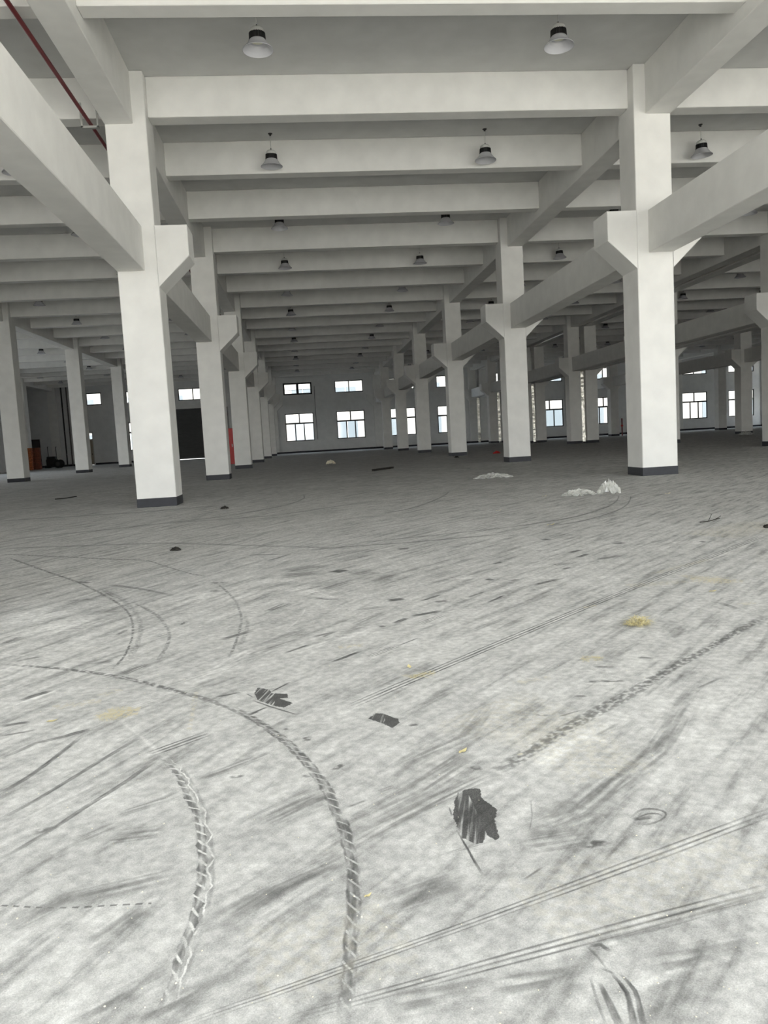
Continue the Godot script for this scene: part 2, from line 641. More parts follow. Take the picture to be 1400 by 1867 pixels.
# ---------------------------------------------------------------- shell
# rows of columns: left edge, beam side (0 left, 1 right), corbels left / right, words
const ROWS := [
	{"x": -26.1, "side": 0, "cl": false, "cr": false, "words": "row along the left wall", "crane": false},
	{"x": -14.71, "side": 0, "cl": false, "cr": false, "words": "plain row left of the crane aisle", "crane": false},
	{"x": -3.62, "side": 0, "cl": false, "cr": true, "words": "row left of the centre aisle", "crane": true},
	{"x": 7.46, "side": 1, "cl": true, "cr": true, "words": "row right of the centre aisle", "crane": true},
	{"x": 17.83, "side": 1, "cl": true, "cr": false, "words": "left row of the joint pairs", "crane": true},
	{"x": 18.98, "side": 0, "cl": false, "cr": true, "words": "right row of the joint pairs", "crane": true},
	{"x": 29.95, "side": 1, "cl": true, "cr": true, "words": "row beyond the joint pairs", "crane": true},
	{"x": 41.04, "side": 1, "cl": false, "cr": false, "words": "last row before the right wall", "crane": false},
	{"x": 52.1, "side": 1, "cl": false, "cr": false, "words": "row along the right wall", "crane": false},
]
const BEAM_W := 0.56

func depth_of(k: int) -> float:
	return D0 + DS * k

func beam_x(r: Dictionary) -> float:
	return r.x if r.side == 0 else r.x + CW - BEAM_W

func build_shell() -> void:
	# left wall with its windows, stepping back into a niche in the far corner
	var wins := []
	# two open gates light the bay along this wall
	wins.append([42.6, 47.4, 0.0, 5.2])
	wins.append([54.2, 58.9, 0.0, 5.2])
	for k in range(-1, 5):
		var d := depth_of(k)
		if k < 4:
			wins.append([d + 7.0, d + 10.2, 1.25, 4.2])
		if k == 2 or k == 3:
			wins.append([d + 1.6, d + 4.8, 6.16, 7.42])
		wins.append([d + 7.0, d + 10.2, 6.16, 7.42])
	struct("wall_left", wall_mesh(NEAR_D, 76.2, SLAB, -26.15, -25.9, false, wins), M.wall)
	struct("wall_niche_left", wall_mesh(76.2, WALL_D, SLAB, -30.75, -30.5, false, []), M.wall)
	struct("wall_niche_front", wall_mesh(-30.75, -26.15, SLAB, 75.95, 76.2, true, []), M.wall)
	var wr := []
	for k in range(5, 6):
		var d := depth_of(k)
		wr.append([d + 7.0, d + 10.2, 1.25, 4.2])
		wr.append([d + 7.0, d + 10.2, 6.16, 7.42])
	struct("wall_right", wall_mesh(NEAR_D, WALL_D, SLAB, 52.9, 53.15, false, wr), M.wall)
	# the side behind the camera stands open between the columns
	struct("wall_front", wall_mesh(-26.15, 53.15, SLAB, NEAR_D - 0.25, NEAR_D, true, [[OPEN_X0, OPEN_X1, 0.0, OPEN_H]]), M.wall)

const OPEN_X0 := -12.0
const OPEN_X1 := 40.0
const OPEN_H := 8.83

func corbel_mesh(side: float, depth: float) -> ArrayMesh:
	# front outline of the bracket: vertical tip, sloping underside
	var p: Array[Vector2] = [Vector2(0, 4.55), Vector2(0.655, 5.16), Vector2(0.655, 5.784), Vector2(0, 5.784)]
	var st := begin()
	var c := 0.012
	var q: Array[Vector2] = []
	var mid := Vector2(0.3, 5.3)
	for v in p:
		q.append(v + Vector2(-c if v.x > 0.1 else 0.0, signf(mid.y - v.y) * c * (1.0 if v.x > 0.1 else 0.0)))
	for f: float in [-1.0, 1.0]:
		var e: Array[Vector3] = []
		for v in q:
			e.append(Vector3(v.x * side, v.y, f * depth / 2))
		quad(st, e[0], e[1], e[2], e[3], Vector3(0, 0, f))
		for i in 3:
			var a := p[i]
			var b := p[i + 1]
			var t := (b - a).normalized()
			var n := Vector3(t.y * side, -t.x, 0)
			quad(st, e[i], e[i + 1], Vector3(b.x * side, b.y, f * (depth / 2 - c)), Vector3(a.x * side, a.y, f * (depth / 2 - c)), (n + Vector3(0, 0, f)).normalized())
	for i in 3:
		var a := p[i]
		var b := p[i + 1]
		var t := (b - a).normalized()
		var h := depth / 2 - c
		quad(st, Vector3(a.x * side, a.y, -h), Vector3(b.x * side, b.y, -h), Vector3(b.x * side, b.y, h), Vector3(a.x * side, a.y, h), Vector3(t.y * side, -t.x, 0))
	return st.commit()

func build_columns() -> void:
	var corbels := {}
	for s: float in [-1.0, 1.0]:
		for dp: float in [CD, 0.3]:
			corbels["%.1f %.2f" % [s, dp]] = corbel_mesh(s, dp)
	for ri in ROWS.size():
		var r: Dictionary = ROWS[ri]
		for k in range(-1, 7):
			var d := depth_of(k)
			var dp := CD
			if k == 6:
				d = WALL_D - 0.3
				dp = 0.3
			var base := at(r.x + CW / 2, 0, d + dp / 2)
			var look := "white concrete column"
			if r.cl and r.cr: look = "white concrete column with two corbels"
			elif r.cl or r.cr: look = "white concrete column with one corbel"
			var which: String = ORD[maxi(k, 0)] + " from the camera in the "
			if k == -1: which = "out of view beside the camera in the "
			if k == 6: which = "against the far wall in the "
			var o := thing("concrete_column", look + ", " + which + r.words, "column", base, 0.0, "columns of the " + r.words)
			part("shaft", box(CW, SLAB, dp, 0.014), M.paint, o)
			part("skirting", box(CW + 0.008, 0.186, dp + 0.008, 0.004), M.skirting, o)
			if r.cl:
				part("corbel", corbels["-1.0 %.2f" % dp], M.paint, o, Vector3(-CW / 2, 0, 0))
			if r.cr:
				part("corbel", corbels["1.0 %.2f" % dp], M.paint, o, Vector3(CW / 2, 0, 0))

func build_ceiling() -> void:
	var st := begin()
	add_box(st, at(-30.9, SLAB, WALL_D + 0.25), at(53.2, SLAB + 0.2, NEAR_D - 0.25))
	var c := struct("ceiling", st.commit(), M.ceiling)
	# beams along the hall, one for each span of each row
	for r: Dictionary in ROWS:
		var bx := beam_x(r)
		for k in range(-2, 6):
			var d0 := depth_of(k) + CD if k > -2 else NEAR_D
			var d1 := depth_of(k + 1) if k < 5 else WALL_D - 0.3
			span("longitudinal_beam", bx, bx + BEAM_W, BEAM_L, SLAB, d0, d1, M.paint, c)
	# beams across the hall: on the column lines and two between
	for i in ROWS.size() - 1:
		var r: Dictionary = ROWS[i]
		var q: Dictionary = ROWS[i + 1]
		if q.x - r.x < 3.0:
			continue
		for k in range(-2, 6):
			var d := depth_of(k)
			if k > -2:
				span("transverse_beam", r.x + CW, q.x, BEAM_T, SLAB, d + 0.28, d + 0.70, M.paint, c)
			for off: float in [3.91, 7.80]:
				if d + off > NEAR_D + 0.3:
					span("transverse_beam", beam_x(r) + BEAM_W, beam_x(q), BEAM_T, SLAB, d + off, d + off + 0.38, M.paint, c)

func build_crane_beams() -> void:
	for r: Dictionary in ROWS:
		if not r.crane:
			continue
		var bx := beam_x(r)
		for k in range(-2, 6):
			var d0 := depth_of(k) + CD if k > -2 else NEAR_D
			var d1 := depth_of(k + 1) if k < 5 else WALL_D - 0.3
			var words := "between the %s and %s columns of the " % [ORD[maxi(k, 0)], ORD[mini(k + 1, 6)]]
			if k == -1: words = "running towards the camera from the nearest column of the "
			if k == -2: words = "behind the camera in the "
			if k == 5: words = "reaching the far wall in the "
			var base := at(bx + BEAM_W / 2, 4.88, (d0 + d1) / 2)
			var o := part("crane_beam", box(BEAM_W, 0.904, d1 - d0), M.paint, self, base)
			tag(o, "white tie beam " + words + r.words, "beam", "corbel level beams of the " + r.words)

# expansion joint: silvery sheet in the gap between the paired columns and beams
func build_joint() -> void:
	var x0 := 18.65
	var x1 := 18.98
	for k in range(0, 7):
		var d := depth_of(k)
		if k == 6: d = WALL_D - 0.3
		var st := begin()
		var rng := RandomNumberGenerator.new()
		rng.seed = 40 + k
		var prev := Vector3.ZERO
		var n := 36
		for i in n + 1:
			var y := 0.12 + 4.72 * i / n
			var p := Vector3(rng.randf_range(-0.014, 0.014), y, rng.randf_range(-0.009, 0.009))
			if i > 0:
				var h := (x1 - x0) / 2 - 0.03
				var nn := Vector3(0, prev.z - p.z, y - prev.y).normalized()
				quad(st, prev + Vector3(-h, 0, 0), prev + Vector3(h, 0, 0), p + Vector3(h, 0, 0), p + Vector3(-h, 0, 0), nn)
				quad(st, prev + Vector3(-h, 0, -0.02), prev + Vector3(h, 0, -0.02), p + Vector3(h, 0, -0.02), p + Vector3(-h, 0, -0.02), -nn)
			prev = p
		var o := part("joint_strip", st.commit(), M.foil, self, at((x0 + x1) / 2, 0, d + (0.22 if k < 6 else 0.12)))
		tag(o, "crumpled silver foil strip closing the gap between the %s pair of joint columns" % ORD[k], "foil strip", "foil strips in the expansion joint")
	for k in range(-2, 6):
		var d0 := depth_of(k) + CD if k > -2 else NEAR_D
		var d1 := depth_of(k + 1) if k < 5 else WALL_D - 0.3
		for lv: Array in [[BEAM_L, "roof"], [4.88, "corbel level"]]:
			var st := begin()
			add_box(st, at(x0, lv[0] + 0.05, d1), at(x1, lv[0] + 0.07, d0))
			var where := "between the %s and %s joint pairs" % [ORD[maxi(k, 0)], ORD[mini(k + 1, 6)]]
			if k < 0: where = "nearest the camera" if k == -1 else "behind the camera"
			if lv[0] == BEAM_L:
				part("joint_cover", st.commit(), M.foil, $ceiling)
				continue
			var o := part("joint_cover", st.commit(), M.foil, self)
			tag(o, "long silver sheet under the twin %s beams %s" % [lv[1], where], "cover strip", "metal covers of the expansion joint")

# ---------------------------------------------------------------- far wall
var window_count := 0

func make_window(x0: float, x1: float, y0: float, y1: float, low: bool, heavy := false) -> void:
	window_count += 1
	var o := Node3D.new()
	o.name = "window_%d" % window_count
	o.set_meta("kind", "structure")
	add_child(o)
	var org := at((x0 + x1) / 2, y0, WALL_D + 0.1)
	o.position = org
	var t := 0.16 if heavy else 0.09
	var da := WALL_D + 0.05
	var db := WALL_D + 0.13
	var st := begin()
	for b: Array in [[x0, x1, y0, y0 + t], [x0, x1, y1 - t, y1], [x0, x0 + t, y0 + t, y1 - t], [x1 - t, x1, y0 + t, y1 - t]]:
		add_box(st, at(b[0], b[2], db) - org, at(b[1], b[3], da) - org, 0.006)
	part("frame", st.commit(), M.frame, o)
	var cells := []
	if low:
		var yt := y0 + (y1 - y0) * 0.64
		span("transom", x0 + t, x1 - t, yt - 0.08, yt + 0.08, da, db, M.frame, o, org, 0.006)
		var w := (x1 - x0 - 2 * t)
		for i in 3:
			cells.append([x0 + t + w * i / 3.0, x0 + t + w * (i + 1) / 3.0, y0 + t, yt - 0.05])
			if i > 0:
				span("mullion", x0 + t + w * i / 3.0 - 0.06, x0 + t + w * i / 3.0 + 0.06, y0 + t, yt - 0.05, da, db, M.frame, o, org, 0.006)
		for i in 2:
			cells.append([x0 + t + w * i / 2.0, x0 + t + w * (i + 1) / 2.0, yt + 0.05, y1 - t])
		span("mullion", (x0 + x1) / 2 - 0.06, (x0 + x1) / 2 + 0.06, yt + 0.05, y1 - t, da, db, M.frame, o, org, 0.006)
	else:
		var mw := 0.13 if heavy else 0.05
		span("mullion", (x0 + x1) / 2 - mw, (x0 + x1) / 2 + mw, y0 + t, y1 - t, da, db, M.frame, o, org, 0.006)
		cells.append([x0 + t, (x0 + x1) / 2, y0 + t, y1 - t])
		cells.append([(x0 + x1) / 2, x1 - t, y0 + t, y1 - t])
		if heavy:
			for i in 2:
				span("glazing_bar", cells[i][0], cells[i][1], y0 + 0.5, y0 + 0.53, da + 0.02, db - 0.02, M.frame, o, org, 0.004)
	for e: Array in cells:
		span("pane", e[0], e[1], e[2], e[3], da + 0.035, da + 0.043, M.glass, o, org, 0.0)

func build_far_wall() -> void:
	var ups := [-23.8, -18.3, -12.95, -7.3, -2.03, 3.43, 8.95, 14.36, 19.9, 25.3, 31.4, 36.6, 41.85, 47.35]
	var lows := [-18.3, -2.03, 3.43, 8.95, 14.36, 19.9, 25.3, 31.4, 36.6, 41.85, 47.35]
	var holes := []
	for x: float in ups:
		holes.append([x, x + 3.02, 6.16, 7.42])
		make_window(x, x + 3.02, 6.16, 7.42, false, is_equal_approx(x, -2.03))
	for x: float in lows:
		holes.append([x, x + 3.02, 1.26, 4.2])
		make_window(x, x + 3.02, 1.26, 4.2, true)
	holes.append([-13.4, -7.9, 0.0, 5.55])
	holes.append([-23.7, -21.95, 0.0, 3.4])
	holes.append([-25.62, -25.5, 0.1, 2.9])
	struct("wall_back", wall_mesh(-30.75, 53.15, SLAB, WALL_D, WALL_D + 0.25, true, holes), M.wall)
	# skirting along the far wall, stopping at doors and columns
	var runs := [[-30.5, -28.5], [-27.3, -25.7], [-25.28, -23.75], [-21.9, -14.71], [-13.89, -13.5], [-7.8, -3.62], [-2.8, 7.46], [8.28, 17.83], [19.8, 29.95], [30.77, 41.04], [41.86, 52.1]]
	var n := 0
	for r: Array in runs:
		n += 1
		var st := begin()
		add_box(st, at(r[0], 0, WALL_D), at(r[1], 0.186, WALL_D - 0.02), 0.004)
		struct("baseboard_back_%d" % n, st.commit(), M.skirting)
	# roller shutter
	var o := Node3D.new()
	o.name = "door_1"
	o.set_meta("kind", "structure")
	add_child(o)
	var org := at(-10.65, 0, WALL_D + 0.1)
	o.position = org
	var st := begin()
	var y := 0.07
	while y < 5.3:
		var a := at(-13.35, y, WALL_D + 0.08) - org
		var b := at(-7.95, y, WALL_D + 0.08) - org
		var up := Vector3(0, 0.05, 0.025)
		var up2 := Vector3(0, 0.1, 0)
		quad(st, a, b, b + up, a + up, Vector3(0, -0.45, 0.9).normalized())
		quad(st, a + up, b + up, b + up2, a + up2, Vector3(0, 0.45, 0.9).normalized())
		quad(st, a + Vector3(0, 0, -0.01), b + Vector3(0, 0, -0.01), b + up2 + Vector3(0, 0, -0.01), a + up2 + Vector3(0, 0, -0.01), Vector3(0, 0, -1))
		y += 0.1
	part("curtain", st.commit(), M.shutter, o)
	span("guide_rail", -13.4, -13.3, 0, 5.3, WALL_D + 0.02, WALL_D + 0.14, M.galv, o, org)
	span("guide_rail", -8.0, -7.9, 0, 5.3, WALL_D + 0.02, WALL_D + 0.14, M.galv, o, org)
	span("hood", -13.45, -7.85, 5.3, 5.6, WALL_D - 0.06, WALL_D + 0.14, M.wall, o, org)
	# door with a bright transom light, and the dark door in the niche
	var g := Node3D.new()
	g.name = "door_2"
	g.set_meta("kind", "structure")
	add_child(g)
	var org2 := at(-22.8, 0, WALL_D + 0.1)
	g.position = org2
	var fr := begin()
	for b: Array in [[-23.7, -23.6, 0, 3.4], [-22.05, -21.95, 0, 3.4], [-23.6, -22.05, 3.3, 3.4], [-23.6, -22.05, 2.6, 2.7]]:
		add_box(fr, at(b[0], b[2], WALL_D + 0.15) - org2, at(b[1], b[3], WALL_D + 0.03) - org2, 0.006)
	part("frame", fr.commit(), M.galv, g)
	span("pane", -23.6, -22.05, 2.7, 3.3, WALL_D + 0.08, WALL_D + 0.09, M.glass, g, org2, 0.0)
	var leaf := span("door_leaf", -23.6, -22.05, 0.02, 2.6, WALL_D + 0.06, WALL_D + 0.1, mat(Color(0.62, 0.58, 0.50), 0.6), g, org2)
	part("handle", box(0.04, 0.18, 0.05, 0.008), M.frame, leaf, Vector3(0.65, 1.0, 0.04))
	var dk := Node3D.new()
	dk.name = "door_3"
	dk.set_meta("kind", "structure")
	add_child(dk)
	var org3 := at(-27.9, 0, WALL_D)
	dk.position = org3
	span("frame", -28.5, -27.3, 0, 2.95, WALL_D - 0.05, WALL_D, mat(Color(0.20, 0.15, 0.16), 0.6), dk, org3)
	var lf := span("door_leaf", -28.38, -27.42, 0.01, 2.82, WALL_D - 0.09, WALL_D - 0.05, M.door, dk, org3)
	part("handle", box(0.05, 0.14, 0.05, 0.01), M.galv, lf, Vector3(0.38, 1.2, 0.04))

# ---------------------------------------------------------------- outside
func build_outside() -> void:
	var st := begin()
	add_box(st, at(-150, -0.5, 190), at(170, -0.31, -90))
	struct("ground_outside", st.commit(), M.asphalt)
	st = begin()
	add_box(st, at(-60, -0.31, NEAR_D - 0.25), at(90, -0.03, -60))
	struct("apron_front", st.commit(), M.yard)
	var b := thing("neighbour_building", "pale factory building seen through the far windows", "building", at(15, -0.3, 118))
	part("wall", box(120, 10.5, 10, 0.05), M.facade, b)
	part("parapet", box(121, 0.6, 11, 0.05), M.roof_sheet, b, Vector3(0, 10.5, 0))
	for lv in 2:
		for i in 20:
			var w := part("window", box(3.0, 2.4, 0.12, 0.02), M.facade_window, b, Vector3(-57 + i * 6.0, 1.6 + lv * 4.8, 5.0))
			part("mullion", box(0.08, 2.4, 0.14, 0.01), M.galv, w, Vector3(0, 0, 0.02))

# ---------------------------------------------------------------- lamps
func make_lamp() -> Node3D:
	# origin at the ceiling
	var o := Node3D.new()
	part("ceiling_mount", lathe([Vector2(0, -0.06), Vector2(0.02, -0.06), Vector2(0.03, -0.025), Vector2(0.055, -0.012), Vector2(0.055, 0.0)], 12), M.lamp_dark, o)
	part("rod", tube([Vector3(0, -0.05, 0), Vector3(0, -0.36, 0)], 0.011, 6), M.lamp_cap, o)
	part("hook", lathe([Vector2(0, -0.41), Vector2(0.024, -0.41), Vector2(0.014, -0.37), Vector2(0.009, -0.34), Vector2(0, -0.34)], 10), M.lamp_dark, o)
	part("driver_cap", lathe([Vector2(0.128, -0.50), Vector2(0.128, -0.465), Vector2(0.118, -0.432), Vector2(0.09, -0.408), Vector2(0.05, -0.396), Vector2(0, -0.392)], 20), M.lamp_cap, o)
	var st := begin()
	st.append_from(lathe([Vector2(0.0, -0.61), Vector2(0.115, -0.61), Vector2(0.115, -0.495), Vector2(0, -0.495)], 20), 0, Transform3D())
	for i in 28:
		var f := TAU * i / 28.0
		var e := Vector3(cos(f), 0, sin(f))
		var s := Vector3(-sin(f), 0, cos(f)) * 0.004
		for q: Vector3 in [s, -s]:
			quad(st, e * 0.1 + q + Vector3(0, -0.615, 0), e * 0.148 + q + Vector3(0, -0.615, 0), e * 0.142 + q + Vector3(0, -0.497, 0), e * 0.1 + q + Vector3(0, -0.497, 0), q.normalized())
		quad(st, e * 0.148 + s + Vector3(0, -0.615, 0), e * 0.148 - s + Vector3(0, -0.615, 0), e * 0.142 - s + Vector3(0, -0.497, 0), e * 0.142 + s + Vector3(0, -0.497, 0), e)
	part("heat_sink", st.commit(), M.lamp_dark, o)
	part("reflector", lathe([Vector2(0.1, -0.606), Vector2(0.137, -0.612), Vector2(0.155, -0.635), Vector2(0.18, -0.68), Vector2(0.215, -0.725), Vector2(0.248, -0.757), Vector2(0.268, -0.775), Vector2(0.272, -0.785), Vector2(0.265, -0.787), Vector2(0.243, -0.765), Vector2(0.208, -0.733), Vector2(0.172, -0.69), Vector2(0.148, -0.645), Vector2(0.12, -0.625), Vector2(0.1, -0.62)], 32), M.lamp_shade, o)
	part("led_plate", lathe([Vector2(0, -0.63), Vector2(0.118, -0.63), Vector2(0.118, -0.62), Vector2(0, -0.62)], 20), M.led, o)
	return o

func build_lamps() -> void:
	var proto := make_lamp()
	var lines := [
		[-22.9, "left row by the left wall"], [-17.2, "right row by the left wall"],
		[-11.65, "left row of the bay left of centre"], [-6.6, "right row of the bay left of centre"],
		[-0.38, "left row over the centre aisle"], [5.03, "right row over the centre aisle"],
		[10.76, "left row of the bay right of centre"], [15.5, "right row of the bay right of centre"],
		[21.86, "left row beyond the joint columns"], [26.6, "right row beyond the joint columns"],
		[32.9, "left row near the right wall"], [38.2, "right row near the right wall"]]
	var rng := RandomNumberGenerator.new()
	rng.seed = 9
	for l: Array in lines:
		var count := 0
		for i in 12:
			var d := 14.72 + 5.8815 * i
			var p := at(l[0], SLAB, d)
			var tilt := Vector2(rng.randf_range(-0.05, 0.05), rng.randf_range(-0.06, 0.06))
			var turn := rng.randf() * TAU
			if not in_frame(p + Vector3(0, -0.65, 0), 120.0):
				continue
			var o: Node3D = proto.duplicate()
			o.name = numbered("high_bay_lamp")
			add_child(o)
			o.position = p
			o.rotation = Vector3(tilt.x, turn, tilt.y)
			tag(o, "white bell lamp, %s in the %s" % [ORD[count], l[1]], "lamp", "hanging lamps of the " + l[1])
			count += 1
	proto.free()

# ---------------------------------------------------------------- pipes
func build_pipes() -> void:
	var o := thing("fire_pipe", "dark red fire pipe running under the beams left of the centre aisle", "pipe", at(-3.97, 7.93, 40))
	var st := begin()
	add_tube(st, [Vector3(0, 0, 40 - NEAR_D), Vector3(0, 0, 40 - WALL_D)], 0.038, 12)
	part("tube", st.commit(), M.red_pipe, o)
	for i in 10:
		part("coupling", tube([Vector3(0, 0, 0.07), Vector3(0, 0, -0.07)], 0.05, 12), M.red_pipe, o, Vector3(0, 0, 40 - (3.0 + i * 9.0)))
	for k in range(-1, 6):
		var d := depth_of(k) + 0.28
		var b := begin()
		for x: float in [-0.16, 0.16]:
			add_box(b, Vector3(x - 0.022, -0.1, 0.004), Vector3(x + 0.022, 0.40, 0.03), 0.004)
		add_box(b, Vector3(-0.182, -0.1, -0.06), Vector3(0.182, -0.055, 0.03), 0.004)
		var h := part("bracket", b.commit(), M.galv, o, Vector3(0, 0, 40 - d))
		h.set_meta("label", "white steel U-shaped bracket")
	for e: Array in [[-24.72, 0.07, "dark brown drain pipe on the far wall, left of two", Color(0.17, 0.15, 0.15)], [-24.2, 0.07, "brown drain pipe on the far wall, right of two", Color(0.33, 0.30, 0.29)], [51.3, 0.08, "dark drain pipe standing by the far right column", Color(0.16, 0.16, 0.16)]]:
		var p := thing("drain_pipe", e[2], "pipe", at(e[0], 0, WALL_D - 0.12))
		part("tube", tube([Vector3(0, 0.0, 0), Vector3(0, SLAB - 0.05, 0)], e[1], 10), mat(e[3], 0.5), p)
		for y: float in [1.2, 3.6, 6.0]:
			part("clamp", box(0.22, 0.05, 0.16, 0.01), M.galv, p, Vector3(0, y, -0.02))
	var wire := part("cable", tube([at(1.28, 7.0, WALL_D - 0.03), at(1.24, 4.5, WALL_D - 0.03), at(1.3, 1.35, WALL_D - 0.03)], 0.022, 6), M.frame, self)
	tag(wire, "thin dark cable hanging down the far wall beside the black framed window", "cable")
	var dp := thing("wall_pipe", "pale pipe with an elbow beside a far window right of centre", "pipe", at(28.55, 0, WALL_D - 0.1))
	part("tube", tube([Vector3(0, 1.2, 0), Vector3(0, 7.4, 0)], 0.05, 8), M.galv, dp)
	part("elbow", tube([Vector3(0, 6.1, 0), Vector3(0.18, 5.9, 0.05), Vector3(0.22, 5.1, 0.05), Vector3(0.32, 4.9, 0.05)], 0.09, 8), M.galv, dp)

# ---------------------------------------------------------------- things far off
func make_drum(m: Material, pos: Vector3, label: String) -> void:
	var o := thing("steel_drum", label, "drum", pos, 0.0, "rusty drums in the far left corner")
	var p := [Vector2(0, 0.0), Vector2(0.39, 0.0), Vector2(0.4, 0.02)]
	for y: float in [0.32, 0.65]:
		p += [Vector2(0.39, y - 0.04), Vector2(0.415, y), Vector2(0.39, y + 0.04)]
	p += [Vector2(0.4, 0.97), Vector2(0.4, 1.0), Vector2(0.38, 1.0), Vector2(0.38, 0.98), Vector2(0, 0.98)]
	part("shell", lathe(p, 28), m, o)
	part("bung", lathe([Vector2(0.04, 0.98), Vector2(0.04, 1.0), Vector2(0, 1.0)], 10), M.galv, o, Vector3(0.25, 0, 0.1))

func build_far_objects() -> void:
	make_drum(M.drum, at(-25.1, 0, 74.9), "rusty orange steel drum standing on the floor, lower one of the front stack")
	make_drum(M.drum, at(-25.08, 1.0, 74.92), "rusty orange steel drum, upper one of the front stack")
	make_drum(M.drum_dark, at(-24.85, 0, 76.4), "dark rusty drum on the floor behind the orange stack")
	make_drum(M.drum_dark, at(-24.84, 1.0, 76.42), "dark rusty drum, upper one of the stack behind")
	var o := thing("floor_machine", "black wheeled machine with two upright handles by the far left corner", "machine", at(-24.0, 0, 78.5))
	var st := begin()
	add_box(st, Vector3(-0.62, 0.16, -0.35), Vector3(0.35, 0.95, 0.35), 0.12)
	add_box(st, Vector3(-0.55, 0.85, -0.28), Vector3(0.25, 1.12, 0.28), 0.1)
	add_box(st, Vector3(-0.8, 0.05, -0.3), Vector3(-0.2, 0.3, 0.3), 0.06)
	part("body", st.commit(), M.black, o)
	for e: Array in [[-0.42, 2.05], [0.32, 2.0]]:
		part("handle", tube([Vector3(e[0], 0.9, 0), Vector3(e[0] - 0.04, e[1], -0.05), Vector3(e[0] - 0.04, e[1] + 0.02, -0.25)], 0.03, 8), M.black, o)
	for z: float in [-0.38, 0.38]:
		var wm := lathe([Vector2(0.2, -0.06), Vector2(0.36, -0.06), Vector2(0.4, -0.03), Vector2(0.4, 0.03), Vector2(0.36, 0.06), Vector2(0.2, 0.06), Vector2(0.2, -0.06)], 24)
		var w := part("wheel", wm, M.rubber, o, Vector3(0.5, 0.4, z))
		w.rotation.x = PI / 2
		part("hub", lathe([Vector2(0, -0.07), Vector2(0.08, -0.07), Vector2(0.21, -0.04), Vector2(0.21, 0.04), Vector2(0.08, 0.07), Vector2(0, 0.07)], 16), M.lamp_dark, w)
	var c := thing("fire_cabinet", "tall red metal cabinet half hidden behind the left row of columns", "cabinet", at(-5.05, 0, 52.2))
	part("body", box(0.95, 2.3, 0.4, 0.02), M.red, c)
	var dr := part("door", box(0.85, 2.1, 0.03, 0.01), M.red, c, Vector3(0, 0.1, 0.21))
	part("handle", box(0.04, 0.2, 0.04, 0.008), M.galv, dr, Vector3(0.34, 1.0, 0.03))
	var rp := thing("fire_standpipe", "short red standpipe beside a far column right of centre", "pipe", at(31.02, 0, 75.9))
	part("tube", tube([Vector3(0, 0, 0), Vector3(0, 1.7, 0)], 0.07, 10), M.red_pipe, rp)
	part("valve", lathe([Vector2(0, 0.9), Vector2(0.11, 0.9), Vector2(0.11, 1.05), Vector2(0, 1.05)], 12), M.red, rp)

# ---------------------------------------------------------------- litter
func crumpled(w: float, d: float, h: float, seed_: int) -> ArrayMesh:
	var n := FastNoiseLite.new()
	n.seed = seed_
	n.frequency = 1.0
	n.fractal_type = FastNoiseLite.FRACTAL_RIDGED
	n.fractal_octaves = 3
	var nx := 26
	var nz := 16
	var P := []
	for j in nz + 1:
		for i in nx + 1:
			var u := i / float(nx) * 2.0 - 1.0
			var v := j / float(nz) * 2.0 - 1.0
			var edge := 1.0 - clampf(u * u + v * v * 0.9, 0, 1)
			var f := 1.0 + 0.25 * n.get_noise_2d(u * 1.3 + 9.0, v * 1.3)
			var y := 0.004 + h * sqrt(edge) * (0.45 + 0.6 * n.get_noise_2d(u * 2.1, v * 2.1))
			P.append(Vector3(u * w * 0.5 * f + 0.04 * n.get_noise_2d(u * 3.0, v * 3.0 + 5.0), maxf(y, 0.003), v * d * 0.5 * f))
	var st := begin()
	for j in nz:
		for i in nx:
			var u := (i + 0.5) / nx * 2.0 - 1.0
			var v := (j + 0.5) / nz * 2.0 - 1.0
			if u * u + v * v > 1.05 + 0.2 * n.get_noise_2d(u * 3.0, v * 3.0):
				continue
			var a: Vector3 = P[j * (nx + 1) + i]
			var b: Vector3 = P[j * (nx + 1) + i + 1]
			var c: Vector3 = P[(j + 1) * (nx + 1) + i + 1]
			var e: Vector3 = P[(j + 1) * (nx + 1) + i]
			var n1 := (b - a).cross(c - a).normalized()
			var n2 := (c - a).cross(e - a).normalized()
			tri(st, a, b, c, n1 if n1.y > 0 else -n1)
			tri(st, a, c, e, n2 if n2.y > 0 else -n2)
	return st.commit()

func blades(count: int, w: float, d: float, h: float, length: float, thick: float, seed_: int) -> ArrayMesh:
	var rng := RandomNumberGenerator.new()
	rng.seed = seed_
	var st := begin()
	for i in count:
		var f := rng.randf() * TAU
		var r := sqrt(rng.randf())
		var p := Vector3(cos(f) * r * w * 0.5, 0.003 + rng.randf() * h * (1.0 - r * r * 0.8), sin(f) * r * d * 0.5)
		var g := rng.randf() * TAU
		var dir := Vector3(cos(g), rng.randf_range(-0.3, 0.5) if h > 0.01 else 0.0, sin(g)).normalized()
		var side := dir.cross(Vector3.UP).normalized() * thick
		var l := length * rng.randf_range(0.5, 1.2)
		var m := p + dir * l * 0.5 + Vector3(rng.randf_range(-0.2, 0.2), 0.12 if h > 0.01 else 0.0, rng.randf_range(-0.2, 0.2)) * l
		var e := p + dir * l
		e.y = maxf(e.y, 0.002)
		m.y = maxf(m.y, 0.002)
		for q: Array in [[p - side, p + side, m + side], [p - side, m + side, m - side], [m - side, m + side, e]]:
			var gn := ((q[1] as Vector3) - (q[0] as Vector3)).cross((q[2] as Vector3) - (q[0] as Vector3)).normalized()
			if gn.length() > 0.5:
				tri(st, q[0], q[1], q[2], gn if gn.y > 0.0 else -gn)
	return st.commit()

func lone(called: String, mesh: Mesh, m: Material, pos: Vector3, turn: float, label: String, category: String, group := "") -> MeshInstance3D:
	var o := part(called, mesh, m, self, pos)
	o.rotation.y = turn
	tag(o, label, category, group)
	return o

